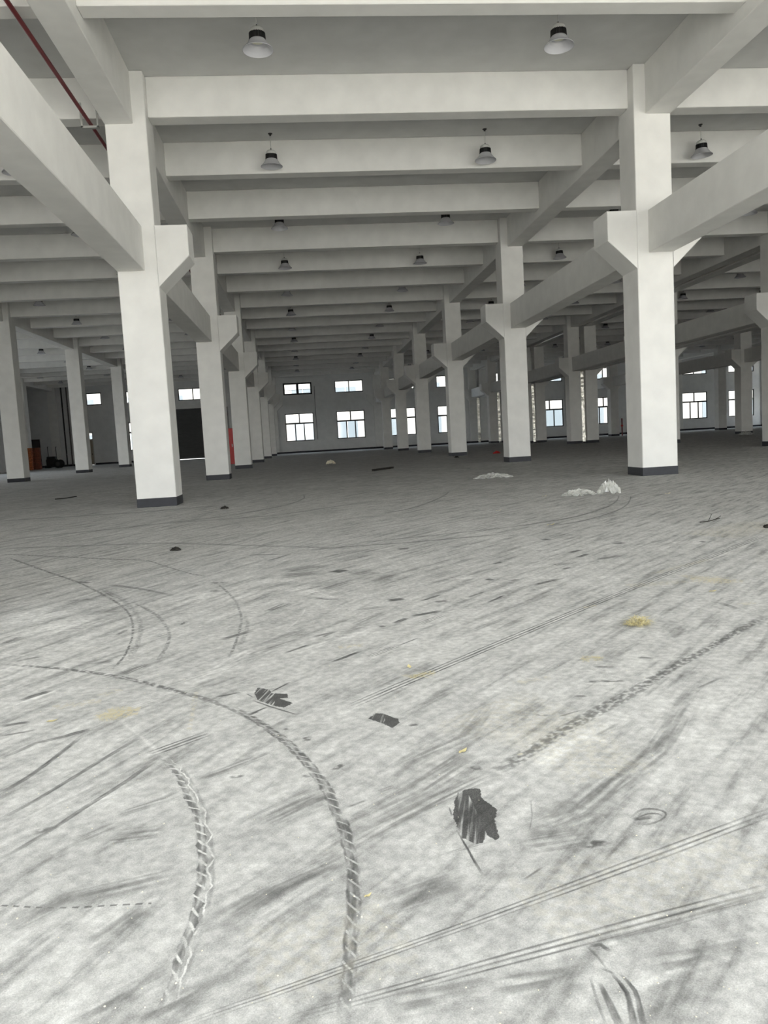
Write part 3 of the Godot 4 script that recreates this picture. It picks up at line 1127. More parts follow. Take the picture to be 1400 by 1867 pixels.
func chip(w: float, d: float, lift: float) -> ArrayMesh:
	# a curled flake: three strips bent along its length
	var st := begin()
	var prev := Vector3(-w / 2, 0.002, 0)
	for i in range(1, 6):
		var u := i / 5.0
		var p := Vector3((u - 0.5) * w, 0.002 + lift * (1.0 - sin(u * PI)), 0)
		var h0 := d * 0.5 * sin((u - 0.2) * PI * 0.9 + 0.25)
		var h1 := d * 0.5 * sin(u * PI * 0.9 + 0.25)
		var n := Vector3(prev.y - p.y, p.x - prev.x, 0).normalized()
		quad(st, prev + Vector3(0, 0, -h0), prev + Vector3(0, 0, h0), p + Vector3(0, 0, h1), p + Vector3(0, 0, -h1), n)
		prev = p
	return st.commit()

func build_litter() -> void:
	var g := "crumpled plastic film on the floor"
	lone("plastic_film", crumpled(0.52, 0.5, 0.12, 3), M.film, at(4.66, 0, 13.4), 0.2, "flat crumpled clear plastic film lying left of the upright crumple", "plastic film", g)
	lone("plastic_film", crumpled(0.36, 0.32, 0.26, 8), M.film, at(5.2, 0, 13.4), -0.5, "upright crumple of clear plastic film in front of the nearest right column", "plastic film", g)
	lone("plastic_film", crumpled(0.9, 0.5, 0.14, 14), M.film, at(4.68, 0, 19.9), 0.0, "dull crumpled plastic film lying further back in the centre aisle", "plastic film", g)
	lone("plastic_film", crumpled(0.95, 0.7, 0.28, 21), M.film, at(28.2, 0, 48.9), 0.3, "white crumple of film at the foot of a far right column", "plastic film", g)
	# planks and sticks
	var st := begin()
	add_box(st, Vector3(-0.8, 0, -0.05), Vector3(0.8, 0.07, 0.05), 0.01)
	lone("wooden_plank", st.commit(), M.wood_dark, at(2.76, 0, 29.1), 1.0, "dark wooden plank lying on the floor in the middle of the aisle", "plank")
	st = begin()
	add_tube(st, [Vector3(-0.32, 0.015, 0), Vector3(0.0, 0.012, 0.01), Vector3(0.32, 0.03, 0)], 0.014, 6)
	lone("stick", st.commit(), M.wood_dark, at(-6.7, 0, 22.7), 0.8, "dark thin stick on the floor left of the nearest left column", "stick")
	var tw := thing("twig", "small dry forked twig lying on the floor at the right", "twig", at(4.63, 0, 8.8), 0.3)
	part("stem", tube([Vector3(-0.16, 0.01, 0), Vector3(-0.03, 0.012, 0.01), Vector3(0.14, 0.03, 0)], 0.005, 6), M.wood_dark, tw)
	part("branch", tube([Vector3(-0.03, 0.012, 0.0), Vector3(0.02, 0.09, 0.0)], 0.003, 5), M.wood_dark, tw)
	part("branch", tube([Vector3(0.06, 0.02, 0.0), Vector3(0.13, 0.06, 0.03)], 0.003, 5), M.wood_dark, tw)
	part("branch", tube([Vector3(0.08, 0.02, 0.0), Vector3(0.16, 0.02, -0.04)], 0.003, 5), M.wood_dark, tw)
	# clods
	for e: Array in [[-1.64, 15.38, 0.13, "dark clod of dirt on the floor right of the nearest left column"], [-1.63, 9.53, 0.10, "dark clod of dirt on the pale floor at the left"], [4.86, 8.02, 0.1, "dark clod of dirt at the right edge"], [7.2, 38.0, 0.22, "dark lump on the floor far down the aisle"]]:
		lone("dirt_clod", crumpled(e[2], e[2] * 0.7, e[2] * 0.45, int(e[1] * 10)), M.wood_dark, at(e[0], 0, e[1]), 0.4, e[3], "clod", "clods of dirt")
	lone("plastic_bag", crumpled(0.42, 0.35, 0.24, 31), M.paper, at(1.15, 0, 39.9), 0.2, "small white plastic bag on the floor far down the aisle", "bag")
	lone("red_wrapper", crumpled(0.34, 0.3, 0.16, 33), M.red, at(9.86, 0, 40.8), 0.2, "small red wrapper on the floor behind a right column", "wrapper")
	# flakes of paper and leaves
	for e: Array in [[2.82, 11.67, 0.11, 0.04, "tan paper flake lying in the centre of the floor", "paper"], [2.95, 9.53, 0.12, 0.035, "brown curled paper flake on the curved tyre marks", "leaf"], [4.11, 13.6, 0.1, 0.06, "white paper flake left of the plastic film", "paper"], [5.9, 12.6, 0.12, 0.07, "white paper flake right of the plastic film", "paper"]]:
		lone("paper_flake", chip(e[2], e[3], 0.02), M[e[5]], at(e[0], 0, e[1]), 0.3, e[4], "paper", "paper flakes on the floor")
	for e: Array in [[0.515, 2.869, 0.045, 0.7, "small yellow leaf on the floor above the largest black scuff"], [0.460, 4.020, 0.05, 1.6, "small yellow leaf beside the long double track"], [0.085, 1.987, 0.022, 0.4, "cream chip on the floor right of the treaded tyre track"], [-1.228, 3.642, 0.05, 0.2, "pale leaf fragment on the floor at the left"], [2.755, 5.217, 0.06, 0.1, "pale leaf fragment on the floor at the right"]]:
		var q := at(e[0], 0, e[1])
		lone("dry_leaf", chip(e[2], e[2] * 0.45, 0.006), M.leaf, q, e[3], e[4], "leaf", "dry leaves on the floor")
	# straw
	lone("straw_tuft", blades(420, 0.15, 0.12, 0.05, 0.05, 0.0013, 4), M.straw, at(1.9, 0, 4.48), 0.0, "tuft of yellow straw lying on the grey floor at the right", "straw")
	var s1 := lone("straw_chips", blades(160, 0.30, 0.3, 0.004, 0.03, 0.0012, 5), M.straw, at(2.937, 0, 5.582), 0.0, "thin scatter of tan straw chips above the tuft", "straw", "straw scattered on the floor")
	s1.set_meta("kind", "stuff")
	var s2 := lone("straw_chips", blades(260, 0.17, 0.2, 0.004, 0.016, 0.0009, 6), M.straw, at(-0.954, 0, 3.665), 0.0, "patch of yellow straw dust on the floor at the left", "straw", "straw scattered on the floor")
	s2.set_meta("kind", "stuff")
	var s3 := lone("straw_chips", blades(60, 0.12, 0.1, 0.006, 0.03, 0.0011, 7), M.straw, at(1.395, 0, 3.884), 0.0, "few pale straw stalks below the tuft", "straw", "straw scattered on the floor")
	s3.set_meta("kind", "stuff")
	var s4 := lone("straw_chips", blades(70, 0.16, 0.08, 0.006, 0.03, 0.0011, 8), M.straw, at(0.504, 0, 3.851), 0.4, "few straw stalks on the long double track", "straw", "straw scattered on the floor")
	s4.set_meta("kind", "stuff")
	# crumbs of plaster all over the near floor
	var rng := RandomNumberGenerator.new()
	rng.seed = 71
	st = begin()
	for i in 900:
		var dd := 1.3 + 9.5 * pow(rng.randf(), 1.7)
		var q := at(dd * 0.09 + rng.randf_range(-0.55, 0.55) * dd, 0, dd)
		var r := rng.randf_range(0.0010, 0.0038)
		var f := rng.randf() * TAU
		var a := Vector3(cos(f), 0, sin(f)) * r
		var b := Vector3(-sin(f), 0, cos(f)) * r * rng.randf_range(0.4, 0.9)
		var top := q + Vector3(0, r * 0.7, 0)
		var c: Array[Vector3] = [q + a, q + b, q - a, q - b]
		for j in 4:
			var n := ((c[j] + c[(j + 1) % 4]) * 0.5 - q).normalized() + Vector3(0, 1, 0)
			tri(st, c[j], c[(j + 1) % 4], top, n.normalized())
	var cr := lone("plaster_crumbs", st.commit(), M.paper, Vector3.ZERO, 0.0, "tiny pale crumbs of plaster strewn over the near floor", "crumbs")
	cr.set_meta("kind", "stuff")

# ---------------------------------------------------------------- floor marks
# each: kind, strength, then x, depth, width of the points of a track or stroke on the floor (a scuff has x, depth only)
const MARKS := [
	[7,0.55,-1.869,4.764,0.038,-1.681,4.67,0.0415,-1.463,4.554,0.0432,-1.314,4.458,0.0431,-1.19,4.368,0.0446,-1.1,4.302,0.0452,-0.996,4.213,0.0439,-0.819,4.042,0.0437,-0.648,3.87,0.0436,-0.522,3.735,0.0461,-0.44,3.644,0.0494],
	[1,0.52,-0.44,3.644,0.0415,-0.372,3.542,0.045,-0.287,3.401,0.0453,-0.208,3.242,0.046,-0.138,3.082,0.0465,-0.085,2.934,0.0453,-0.043,2.797,0.0449,-0.012,2.678,0.0457,0.012,2.563,0.0462,0.031,2.443,0.0458,0.043,2.332,0.0458,0.05,2.239,0.0453,0.053,2.155,0.045,0.052,2.078,0.0443,0.049,2.005,0.0437,0.043,1.932,0.0431,0.036,1.863,0.0424,0.029,1.8,0.0417,0.022,1.74,0.0411,0.015,1.679,0.0404,0.009,1.623,0.0396,0.003,1.567,0.0389,-0.001,1.527,0.0385],
	[4,0.25,-0.664,3.152,0.0228,-0.442,2.622,0.0363,-0.37,2.225,0.0457],
	[9,0.5,-0.647,3.12,0.0456,-0.606,3.044,0.0529,-0.555,2.94,0.0566,-0.511,2.826,0.0578,-0.473,2.712,0.0603,-0.442,2.614,0.061,-0.416,2.519,0.0617,-0.394,2.416,0.0609,-0.377,2.32,0.0605,-0.366,2.238,0.059,-0.358,2.165,0.0581,-0.354,2.094,0.0559,-0.353,2.031,0.054,-0.355,1.982,0.054,-0.357,1.937,0.0535,-0.361,1.889,0.0537,-0.364,1.84,0.0534,-0.366,1.79,0.0517,-0.368,1.743,0.0507,-0.371,1.702,0.0512,-0.373,1.664,0.0507,-0.374,1.622,0.0501,-0.374,1.591,0.0502],
	[4,0.3,-0.927,3.6,0.0244,-0.762,3.324,0.0278,-0.631,3.088,0.0304],
	[7,0.6,-3.659,9.925,0.0402,-3.427,9.554,0.04,-3.152,9.115,0.0394,-2.939,8.772,0.0392,-2.719,8.423,0.0403,-2.455,8.019,0.0396,-2.201,7.614,0.0351,-1.984,7.224,0.0304,-1.798,6.87,0.0283,-1.644,6.572,0.0265,-1.519,6.308,0.0229,-1.425,6.074,0.0192,-1.351,5.854,0.0167,-1.291,5.63,0.0157,-1.244,5.418,0.0156,-1.207,5.23,0.016,-1.18,5.051,0.0167,-1.159,4.868,0.0177,-1.146,4.696,0.0196,-1.146,4.522,0.0212,-1.149,4.396,0.0217],
	[7,0.28,-1.868,7.152,0.0681,-1.766,6.966,0.0665,-1.643,6.729,0.0598,-1.548,6.514,0.0518,-1.458,6.286,0.0476,-1.359,6.022,0.0442,-1.274,5.766,0.0398,-1.217,5.548,0.0374,-1.176,5.343,0.0382,-1.145,5.14,0.0403,-1.123,4.942,0.0429,-1.106,4.724,0.0441,-1.096,4.563,0.0446],
	[7,0.4,-1.46,6.43,0.0368,-1.317,6.156,0.0369,-1.166,5.85,0.033,-1.087,5.634,0.0273,-1.032,5.454,0.0263,-0.989,5.31,0.0257,-0.958,5.17,0.0255,-0.938,5.005,0.0282,-0.926,4.836,0.0314,-0.922,4.65,0.0335,-0.922,4.511,0.0348],
	[7,0.45,-0.854,7.009,0.0265,-0.763,6.704,0.0257,-0.666,6.351,0.0231,-0.607,6.074,0.0203,-0.565,5.823,0.019,-0.535,5.599,0.0184,-0.516,5.388,0.0186,-0.508,5.175,0.0193,-0.506,4.974,0.0196,-0.506,4.783,0.0199,-0.509,4.622,0.0211,-0.518,4.505,0.0232,-0.527,4.431,0.0246],
	[7,0.22,-0.514,5.679,0.0315,-0.488,5.487,0.0314,-0.464,5.261,0.0314,-0.462,5.081,0.0343,-0.467,4.914,0.0355,-0.472,4.739,0.0355,-0.476,4.611,0.0359],
	[7,0.5,-3.933,10.378,0.08,-3.599,10.141,0.078,-3.207,9.859,0.0745,-2.919,9.64,0.0713,-2.661,9.442,0.0709,-2.413,9.261,0.0711,-2.186,9.098,0.0721,-1.982,8.966,0.0688,-1.808,8.821,0.0503,-1.696,8.638,0.0307,-1.573,8.387,0.0286,-1.352,7.978,0.0294,-1.146,7.623,0.0337,-1.015,7.482,0.0465,-0.934,7.427,0.054],
	[0,0.42,-1.928,7.396,0.1091,-1.869,7.357,0.0924,-1.768,7.274,0.0739,-1.613,7.123,0.0598,-1.443,6.939,0.0469,-1.272,6.722,0.0365,-1.147,6.553,0.0298],
	[0,0.55,-2.254,7.686,0.0631,-2.084,7.556,0.0622],
	[0,0.5,-2.054,5.282,0.0504,-1.99,5.483,0.0523],
	[0,0.45,-1.32,5.288,0.0334,-1.286,5.432,0.0344],
	[0,0.45,-1.796,4.792,0.0412,-1.675,4.877,0.042],
	[3,0.5,-1.09,4.31,0.0951,-0.983,4.511,0.0997],
	[0,0.6,-0.605,4.936,0.058,-0.424,5.118,0.0603],
	[3,0.35,-1.033,5.121,0.1215,-0.957,5.219,0.1239],
	[0,0.6,-1.493,4.004,0.0442,-1.382,4.135,0.0458],
	[4,0.4,-1.449,3.978,0.0388,-1.344,4.161,0.0407],
	[3,0.32,-1.81,6.143,0.2032,-1.469,6.086,0.2024],
	[3,0.3,-2.002,6.523,0.0925,-1.963,6.695,0.1845,-1.744,6.65,0.1649],
	[3,0.35,-1.761,5.485,0.1068,-1.702,5.492,0.1071],
	[3,0.35,-1.675,5.162,0.0812,-1.625,5.264,0.0829],
	[3,0.35,-1.291,4.602,0.1024,-1.183,4.628,0.1031],
	[0,0.6,-0.932,5.447,0.0257,-0.911,5.552,0.0262],
	[7,0.5,-0.921,7.037,0.144,-0.78,7.07,0.145],
	[7,0.45,-0.873,6.629,0.0959,-0.787,6.677,0.0967],
	[3,0.4,-1.856,7.104,0.0602,-1.65,6.692,0.0569],
	[4,0.5,-2.38,6.153,0.5857,-2.123,6.19,0.6013,-1.872,6.369,0.5984],
	[4,0.45,-2.186,5.625,0.581,-1.848,5.731,0.5844,-1.462,5.714,0.5596],
	[4,0.4,-1.169,6.249,0.6673,-0.833,6.416,0.7086,-0.471,6.51,0.7357],
	[4,0.3,-2.551,6.618,0.4249,-2.22,6.716,0.4334],
	[4,0.4,-0.802,4.005,0.2429,-0.538,4.288,0.2219,-0.364,4.702,0.2018],
	[2,0.8,0.126,3.489,0.0765,0.182,3.543,0.0778,0.262,3.62,0.0796,0.326,3.682,0.0784,0.441,3.791,0.0782,0.718,4.053,0.0809,1.078,4.391,0.0848,1.394,4.685,0.0837,1.731,4.996,0.0819,2.162,5.391,0.0846,2.635,5.822,0.0872,3.062,6.21,0.0885,3.49,6.596,0.0891,4.023,7.076,0.0901,4.481,7.487,0.0893],
	[7,0.5,0.535,2.618,0.0729,0.601,2.675,0.0744,0.687,2.75,0.0759,0.754,2.81,0.0735,0.826,2.876,0.0716,0.915,2.958,0.0743,1.028,3.058,0.08,1.196,3.194,0.0815,1.369,3.334,0.0788,1.468,3.425,0.0701,1.545,3.499,0.0668,1.643,3.585,0.0673,1.743,3.67,0.0667,1.834,3.744,0.0673,1.925,3.817,0.0644,2.003,3.886,0.0592,2.123,3.989,0.0575,2.413,4.23,0.0592,2.707,4.475,0.0601],
	[3,0.42,-0.011,2.213,0.1305,0.063,2.276,0.1277,0.164,2.359,0.1269,0.26,2.432,0.1254,0.361,2.507,0.1229,0.483,2.593,0.1197,0.584,2.662,0.1145],
	[3,0.32,0.064,2.398,0.1804,0.299,2.584,0.1857,0.567,2.857,0.1976],
	[2,0.55,1.344,2.204,0.0588,1.182,2.142,0.0593,1.0,2.073,0.0596,0.882,2.029,0.0571,0.78,1.991,0.0549,0.684,1.955,0.0506,0.589,1.92,0.0465,0.485,1.882,0.0434,0.389,1.847,0.0405,0.312,1.819,0.0378,0.241,1.794,0.0353,0.175,1.771,0.0348,0.104,1.746,0.0342,0.014,1.715,0.0335,-0.075,1.684,0.0328,-0.15,1.658,0.0322,-0.217,1.636,0.0317,-0.287,1.612,0.0311,-0.339,1.595,0.0307],
	[2,0.55,1.111,1.825,0.0679,1.012,1.806,0.0669,0.891,1.782,0.0657,0.789,1.762,0.0646,0.7,1.744,0.0637,0.64,1.732,0.0612,0.582,1.72,0.0588,0.501,1.703,0.0562,0.414,1.685,0.0536,0.33,1.668,0.0493,0.248,1.65,0.0451,0.171,1.634,0.0428,0.091,1.617,0.0405,-0.015,1.594,0.0381,-0.098,1.575,0.0359],
	[3,0.45,1.083,1.804,0.0265,0.991,1.782,0.0261,0.877,1.754,0.0258,0.779,1.732,0.0256,0.687,1.714,0.0257,0.598,1.701,0.0258,0.533,1.693,0.0258],
	[0,0.6,0.555,1.567,0.0103,0.553,1.506,0.0173,0.549,1.433,0.0234],
	[0,0.62,0.591,1.592,0.0074,0.597,1.563,0.0102,0.6,1.528,0.012,0.595,1.502,0.0132,0.588,1.477,0.0152,0.581,1.45,0.0175,0.575,1.429,0.0197],
	[0,0.62,0.609,1.587,0.0075,0.615,1.562,0.0099,0.619,1.531,0.0114,0.615,1.506,0.0123,0.608,1.48,0.014,0.6,1.45,0.0158,0.594,1.426,0.0175],
	[0,0.35,0.542,1.59,0.0074,0.529,1.507,0.0071,0.523,1.445,0.0069],
	[0,0.55,0.572,1.69,0.0133,0.604,1.69,0.0143,0.616,1.662,0.012],
	[0,0.4,0.575,1.612,0.0091,0.597,1.589,0.009],
	[0,0.3,0.569,1.7,0.0081,0.582,1.648,0.0076,0.588,1.597,0.0071],
	[0,0.6,-1.178,2.885,0.0297,-1.158,2.929,0.0297,-1.131,2.992,0.029,-1.111,3.055,0.0277,-1.09,3.137,0.0268,-1.059,3.282,0.0274,-1.032,3.419,0.0283],
	[0,0.5,-1.1,2.671,0.0241,-1.07,2.718,0.0243,-1.03,2.786,0.0241,-0.992,2.865,0.024,-0.952,2.952,0.0245,-0.915,3.035,0.0252,-0.875,3.123,0.0261,-0.821,3.237,0.0272,-0.775,3.334,0.0281],
	[0,0.5,-0.997,2.39,0.0232,-0.958,2.452,0.0236,-0.908,2.536,0.0238,-0.866,2.622,0.0239,-0.823,2.712,0.0249,-0.775,2.805,0.026,-0.727,2.9,0.026,-0.68,3.013,0.0261,-0.644,3.105,0.0266],
	[2,0.75,-0.691,3.131,0.0767,-0.489,3.305,0.0813],
	[0,0.65,-1.453,3.632,0.037,-1.327,3.664,0.0374],
	[0,0.5,-1.405,3.5,0.0231,-1.263,3.543,0.0235],
	[0,0.7,-1.131,3.418,0.0357,-1.026,3.483,0.0364],
	[0,0.6,-1.485,4.033,0.0369,-1.391,4.131,0.0379],
	[4,0.5,-1.487,3.936,0.04,-1.343,4.158,0.0424],
	[0,0.4,-1.303,3.224,0.0277,-1.21,3.378,0.0339,-1.028,3.461,0.0368],
	[3,0.4,-0.703,2.619,0.0682,-0.559,2.697,0.0684,-0.506,2.758,0.0633],
	[3,0.35,-0.799,2.455,0.073,-0.684,2.563,0.0765],
	[3,0.4,-0.477,2.828,0.0733,-0.392,2.888,0.0735,-0.263,2.996,0.0754],
	[3,0.35,-0.699,2.457,0.1115,-0.52,2.467,0.1127],
	[7,0.4,-0.957,2.547,0.0412,-0.871,2.565,0.0417],
	[7,0.5,-0.359,2.832,0.0245,-0.3,2.835,0.0246],
	[7,0.4,-0.677,3.9,0.0307,-0.604,3.816,0.03,-0.521,3.719,0.0293,-0.467,3.656,0.0278,-0.415,3.587,0.0241,-0.341,3.464,0.0218,-0.284,3.363,0.0209],
	[0,0.6,-0.512,3.792,0.0215,-0.453,3.81,0.0213,-0.397,3.834,0.0212],
	[0,0.55,-0.341,3.494,0.0321,-0.294,3.53,0.0324],
	[4,0.35,-1.062,2.569,0.0826,-0.945,2.753,0.0918,-0.801,2.933,0.1009],
	[4,0.35,-0.919,2.665,0.116,-0.762,2.77,0.1186,-0.598,2.919,0.1227],
	[4,0.3,-0.936,3.673,0.1562,-0.76,3.865,0.1764,-0.595,3.966,0.1939],
	[5,0.55,-0.898,2.133,0.0095,-0.858,2.122,0.0095,-0.808,2.108,0.0096,-0.764,2.097,0.0097,-0.716,2.088,0.0101,-0.659,2.081,0.0103,-0.599,2.076,0.0103,-0.537,2.07,0.0103,-0.49,2.065,0.0103],
	[4,0.5,-0.51,2.071,0.0378,-0.48,2.091,0.0355,-0.474,2.111,0.0285],
	[3,0.38,-0.574,1.638,0.0628,-0.477,1.713,0.0662,-0.369,1.791,0.0696],
	[3,0.36,-0.622,1.898,0.0684,-0.57,1.954,0.0684,-0.505,2.048,0.0701],
	[3,0.36,-0.855,2.007,0.1068,-0.728,2.129,0.1193,-0.433,2.208,0.124],
	[3,0.42,-0.323,1.93,0.089,-0.164,2.072,0.0989,0.037,2.204,0.1083],
	[3,0.35,-0.435,1.625,0.0716,-0.273,1.717,0.0761],
	[3,0.3,0.123,1.94,0.1608,0.355,2.024,0.1691],
	[3,0.32,0.578,2.22,0.2122,0.781,2.318,0.1927,1.074,2.586,0.1967],
	[3,0.36,0.561,2.159,0.1755,0.766,2.181,0.1786],
	[3,0.28,0.84,2.381,0.1388,1.207,2.703,0.1398,1.563,3.162,0.1485],
	[3,0.28,0.245,2.779,0.1504,0.56,3.028,0.1366,0.755,3.378,0.1223],
	[3,0.3,-0.231,2.461,0.2003,0.002,2.65,0.2169],
	[3,0.4,0.328,1.593,0.0998,0.53,1.61,0.1019],
	[3,0.3,0.678,1.602,0.1009,0.963,1.628,0.1038],
	[3,0.34,0.088,1.584,0.1315,0.332,1.61,0.1353],
	[4,0.4,-0.746,1.92,0.0698,-0.606,2.105,0.0614],
	[4,0.35,-0.251,1.894,0.0642,0.017,2.119,0.0723],
	[4,0.4,0.615,1.542,0.0571,0.836,1.612,0.0602],
	[4,0.4,0.596,1.685,0.0214,0.653,1.695,0.0216],
	[4,0.3,-0.279,1.775,0.1229,-0.021,1.874,0.131],
	[4,0.25,0.552,2.527,0.1112,0.844,2.79,0.1308,1.27,3.1,0.1525],
	[6,0.88,0.433,2.533,0.469,2.554,0.508,2.547,0.499,2.477,0.529,2.385,0.505,2.322,0.493,2.215,0.479,2.201,0.46,2.238,0.438,2.193,0.416,2.192,0.382,2.243,0.386,2.384,0.411,2.483],
	[0,0.85,0.379,2.284,0.0055,0.389,2.166,0.0079,0.4,2.036,0.0099],
	[0,0.6,0.383,2.436,0.0055,0.381,2.373,0.0054],
	[6,0.88,-0.328,3.803,-0.315,3.886,-0.259,3.841,-0.242,3.779,-0.166,3.745,-0.161,3.688,-0.2,3.685,-0.138,3.602,-0.179,3.549,-0.239,3.603,-0.303,3.686],
	[0,0.8,-0.248,3.795,0.0142,-0.157,3.933,0.0148],
	[0,0.8,-0.336,3.491,0.0172,-0.255,3.581,0.0177],
	[0,0.7,-0.329,3.693,0.0122,-0.238,3.577,0.0123,-0.111,3.433,0.0122],
	[0,0.6,-0.363,3.798,0.0086,-0.333,3.748,0.0085],
	[6,0.85,0.19,3.313,0.227,3.369,0.258,3.356,0.314,3.277,0.316,3.227,0.279,3.176,0.253,3.225],
	[0,0.6,0.349,3.184,0.0242,0.389,3.191,0.0243],
	[7,0.6,-0.093,3.14,0.0539,-0.056,3.139,0.054],
	[7,0.55,0.022,2.809,0.0274,0.062,2.858,0.0279],
	[0,0.6,-0.171,3.268,0.0239,-0.152,3.278,0.024],
	[7,0.45,-0.092,2.778,0.0284,-0.059,2.782,0.0285],
	[7,0.5,0.507,2.709,0.0459,0.551,2.71,0.0459],
	[3,0.5,0.169,2.599,0.026,0.226,2.63,0.0264],
	[3,0.4,0.06,2.506,0.0206,0.124,2.546,0.021],
	[1,0.3,0.244,2.134,0.0137,0.28,2.146,0.0138,0.323,2.159,0.014,0.351,2.166,0.0142,0.38,2.173,0.014,0.427,2.189,0.014,0.468,2.203,0.014],
	[3,0.5,-0.215,3.039,0.0291,-0.303,2.969,0.0284],
	[0,0.5,0.913,2.251,0.0076,0.931,2.268,0.0081,0.954,2.287,0.0099,0.974,2.293,0.013,0.994,2.292,0.0147,1.011,2.284,0.0149,1.023,2.272,0.0134,1.027,2.26,0.009,1.023,2.246,0.0063,1.01,2.23,0.0075,0.99,2.215,0.0093,0.965,2.205,0.011,0.941,2.201,0.0128,0.922,2.206,0.0138,0.91,2.214,0.0138],
	[0,0.5,0.927,2.241,0.007,0.945,2.252,0.0075,0.968,2.262,0.0089,0.988,2.262,0.0105,1.003,2.257,0.0108,1.007,2.247,0.0076,1.006,2.237,0.0062],
	[3,0.6,0.914,2.231,0.0457,0.978,2.23,0.0458],
	[7,0.7,0.715,2.103,0.0261,0.756,2.128,0.0337,0.797,2.114,0.0374],
	[0,0.4,0.651,2.429,0.0053,0.625,2.325,0.005,0.59,2.232,0.0049],
	[3,0.5,0.501,1.982,0.0096,0.568,2.033,0.0099],
	[3,0.45,1.038,2.884,0.033,1.118,2.948,0.0336,1.19,3.007,0.0342],
	[4,0.6,1.031,2.866,0.0217,1.068,2.84,0.0215],
	[7,0.45,1.218,3.544,0.0327,1.432,3.507,0.0325],
	[0,0.45,1.116,3.357,0.0288,1.173,3.353,0.0288],
	[3,0.4,1.659,3.311,0.021,1.845,3.436,0.0219],
	[0,0.4,0.971,3.133,0.015,1.091,3.186,0.0152],
	[7,0.35,0.884,3.179,0.026,0.943,3.152,0.0258],
	[4,0.3,0.72,2.017,0.0053,0.788,2.077,0.0054,0.875,2.161,0.0055],
	[3,0.3,0.743,2.033,0.0121,0.865,2.151,0.0128],
	[0,0.85,0.061,4.225,0.0301,0.235,4.411,0.0315],
	[2,0.8,0.255,4.262,0.0539,0.45,4.454,0.0565],
	[0,0.6,0.45,4.454,0.0158,0.588,4.595,0.0163],
	[0,0.8,0.524,5.737,0.0954,0.65,5.758,0.0959],
	[2,0.75,0.648,4.934,0.0618,0.832,5.139,0.0645],
	[0,0.8,0.626,5.167,0.0552,0.835,5.266,0.0565],
	[0,0.75,0.491,5.014,0.0456,0.59,5.13,0.0467],
	[0,0.7,0.755,5.629,0.0305,0.934,5.804,0.0315],
	[0,0.6,0.845,5.562,0.0727,0.941,5.572,0.0729],
	[0,0.55,1.102,5.633,0.0338,1.271,5.803,0.0349],
	[0,0.8,1.202,5.415,0.0225,1.373,5.618,0.0233],
	[0,0.5,-0.033,4.819,0.035,0.118,4.922,0.0359],
	[0,0.6,-0.199,4.494,0.0266,-0.051,4.655,0.0276],
	[0,0.7,1.381,6.253,0.104,1.439,6.272,0.1044],
	[0,0.75,1.606,6.975,0.0526,1.727,7.085,0.0535],
	[0,0.8,0.167,7.255,0.1657,0.281,7.153,0.1637],
	[0,0.5,0.389,4.946,0.054,0.426,4.959,0.0542],
	[0,0.5,0.023,4.801,0.026,0.094,4.896,0.0265],
	[3,0.5,0.055,6.34,0.1123,0.264,6.635,0.1177],
	[3,0.6,-0.342,5.679,0.1332,-0.216,5.927,0.1392],
	[3,0.5,-0.311,7.179,0.3013,0.09,7.186,0.3032],
	[3,0.45,-0.284,7.403,0.3444,0.099,7.616,0.3558],
	[3,0.45,0.52,6.707,0.4059,0.672,6.643,0.4029],
	[3,0.35,0.298,6.994,0.4302,0.554,7.084,0.437],
	[0,0.4,-0.021,6.065,0.0459,0.089,5.951,0.0549,0.227,5.92,0.0613],
	[0,0.4,-0.492,8.132,0.0547,-0.237,8.569,0.0578],
	[0,0.4,-0.119,8.772,0.0891,0.15,8.804,0.0899,0.5,8.835,0.0913,0.785,8.824,0.0916,1.124,8.823,0.0905,1.708,8.903,0.0904,2.227,8.987,0.0913],
	[0,0.4,-0.72,8.71,0.0815,-0.316,8.58,0.0806],
	[0,0.5,0.893,8.356,0.1234,1.032,8.358,0.1236],
	[7,0.4,0.424,7.948,0.1062,0.565,8.075,0.108],
	[3,0.35,0.281,5.454,0.1328,0.55,5.542,0.1354],
	[3,0.35,0.206,5.033,0.0545,0.543,5.482,0.0596],
	[4,0.5,-0.557,6.464,0.389,-0.108,6.446,0.3048,0.17,5.885,0.1645],
	[4,0.45,1.086,6.466,0.2026,1.57,6.395,0.2018],
	[4,0.35,-0.595,6.993,0.261,-0.031,6.794,0.2556],
	[4,0.35,-0.203,4.448,0.1451,0.124,4.768,0.1871,0.472,4.843,0.2164],
	[4,0.35,-0.326,4.823,0.0251,-0.268,4.92,0.024,-0.197,5.067,0.0202,-0.146,5.249,0.0163,-0.104,5.472,0.0142,-0.071,5.772,0.0136,-0.05,6.04,0.0138],
	[4,0.4,0.3,3.699,0.1142,0.437,3.719,0.1152],
	[0,0.75,2.464,8.285,0.1101,2.556,8.331,0.1108],
	[0,0.7,2.428,7.306,0.0651,2.594,7.441,0.0664],
	[0,0.75,2.408,7.013,0.0587,2.57,7.172,0.0601],
	[3,0.75,2.082,6.673,0.113,2.249,6.775,0.1149],
	[0,0.6,2.089,6.469,0.043,2.18,6.547,0.0436],
	[0,0.65,1.657,5.885,0.0568,1.938,6.079,0.0589],
	[0,0.5,2.537,6.825,0.0813,2.798,6.963,0.0831],
	[0,0.6,3.007,7.639,0.0992,3.142,7.712,0.1003],
	[0,0.6,2.192,7.541,0.0711,2.219,7.567,0.0713],
	[0,0.45,1.62,3.851,0.0401,1.691,3.813,0.0398],
	[3,0.4,1.348,3.748,0.0742,1.458,3.715,0.0738],
	[3,0.4,2.307,3.953,0.0694,2.369,3.953,0.0695],
	[0,0.5,1.548,6.133,0.0461,1.623,6.187,0.0465],
	[0,0.6,3.784,7.405,0.1024,3.84,7.404,0.1024],
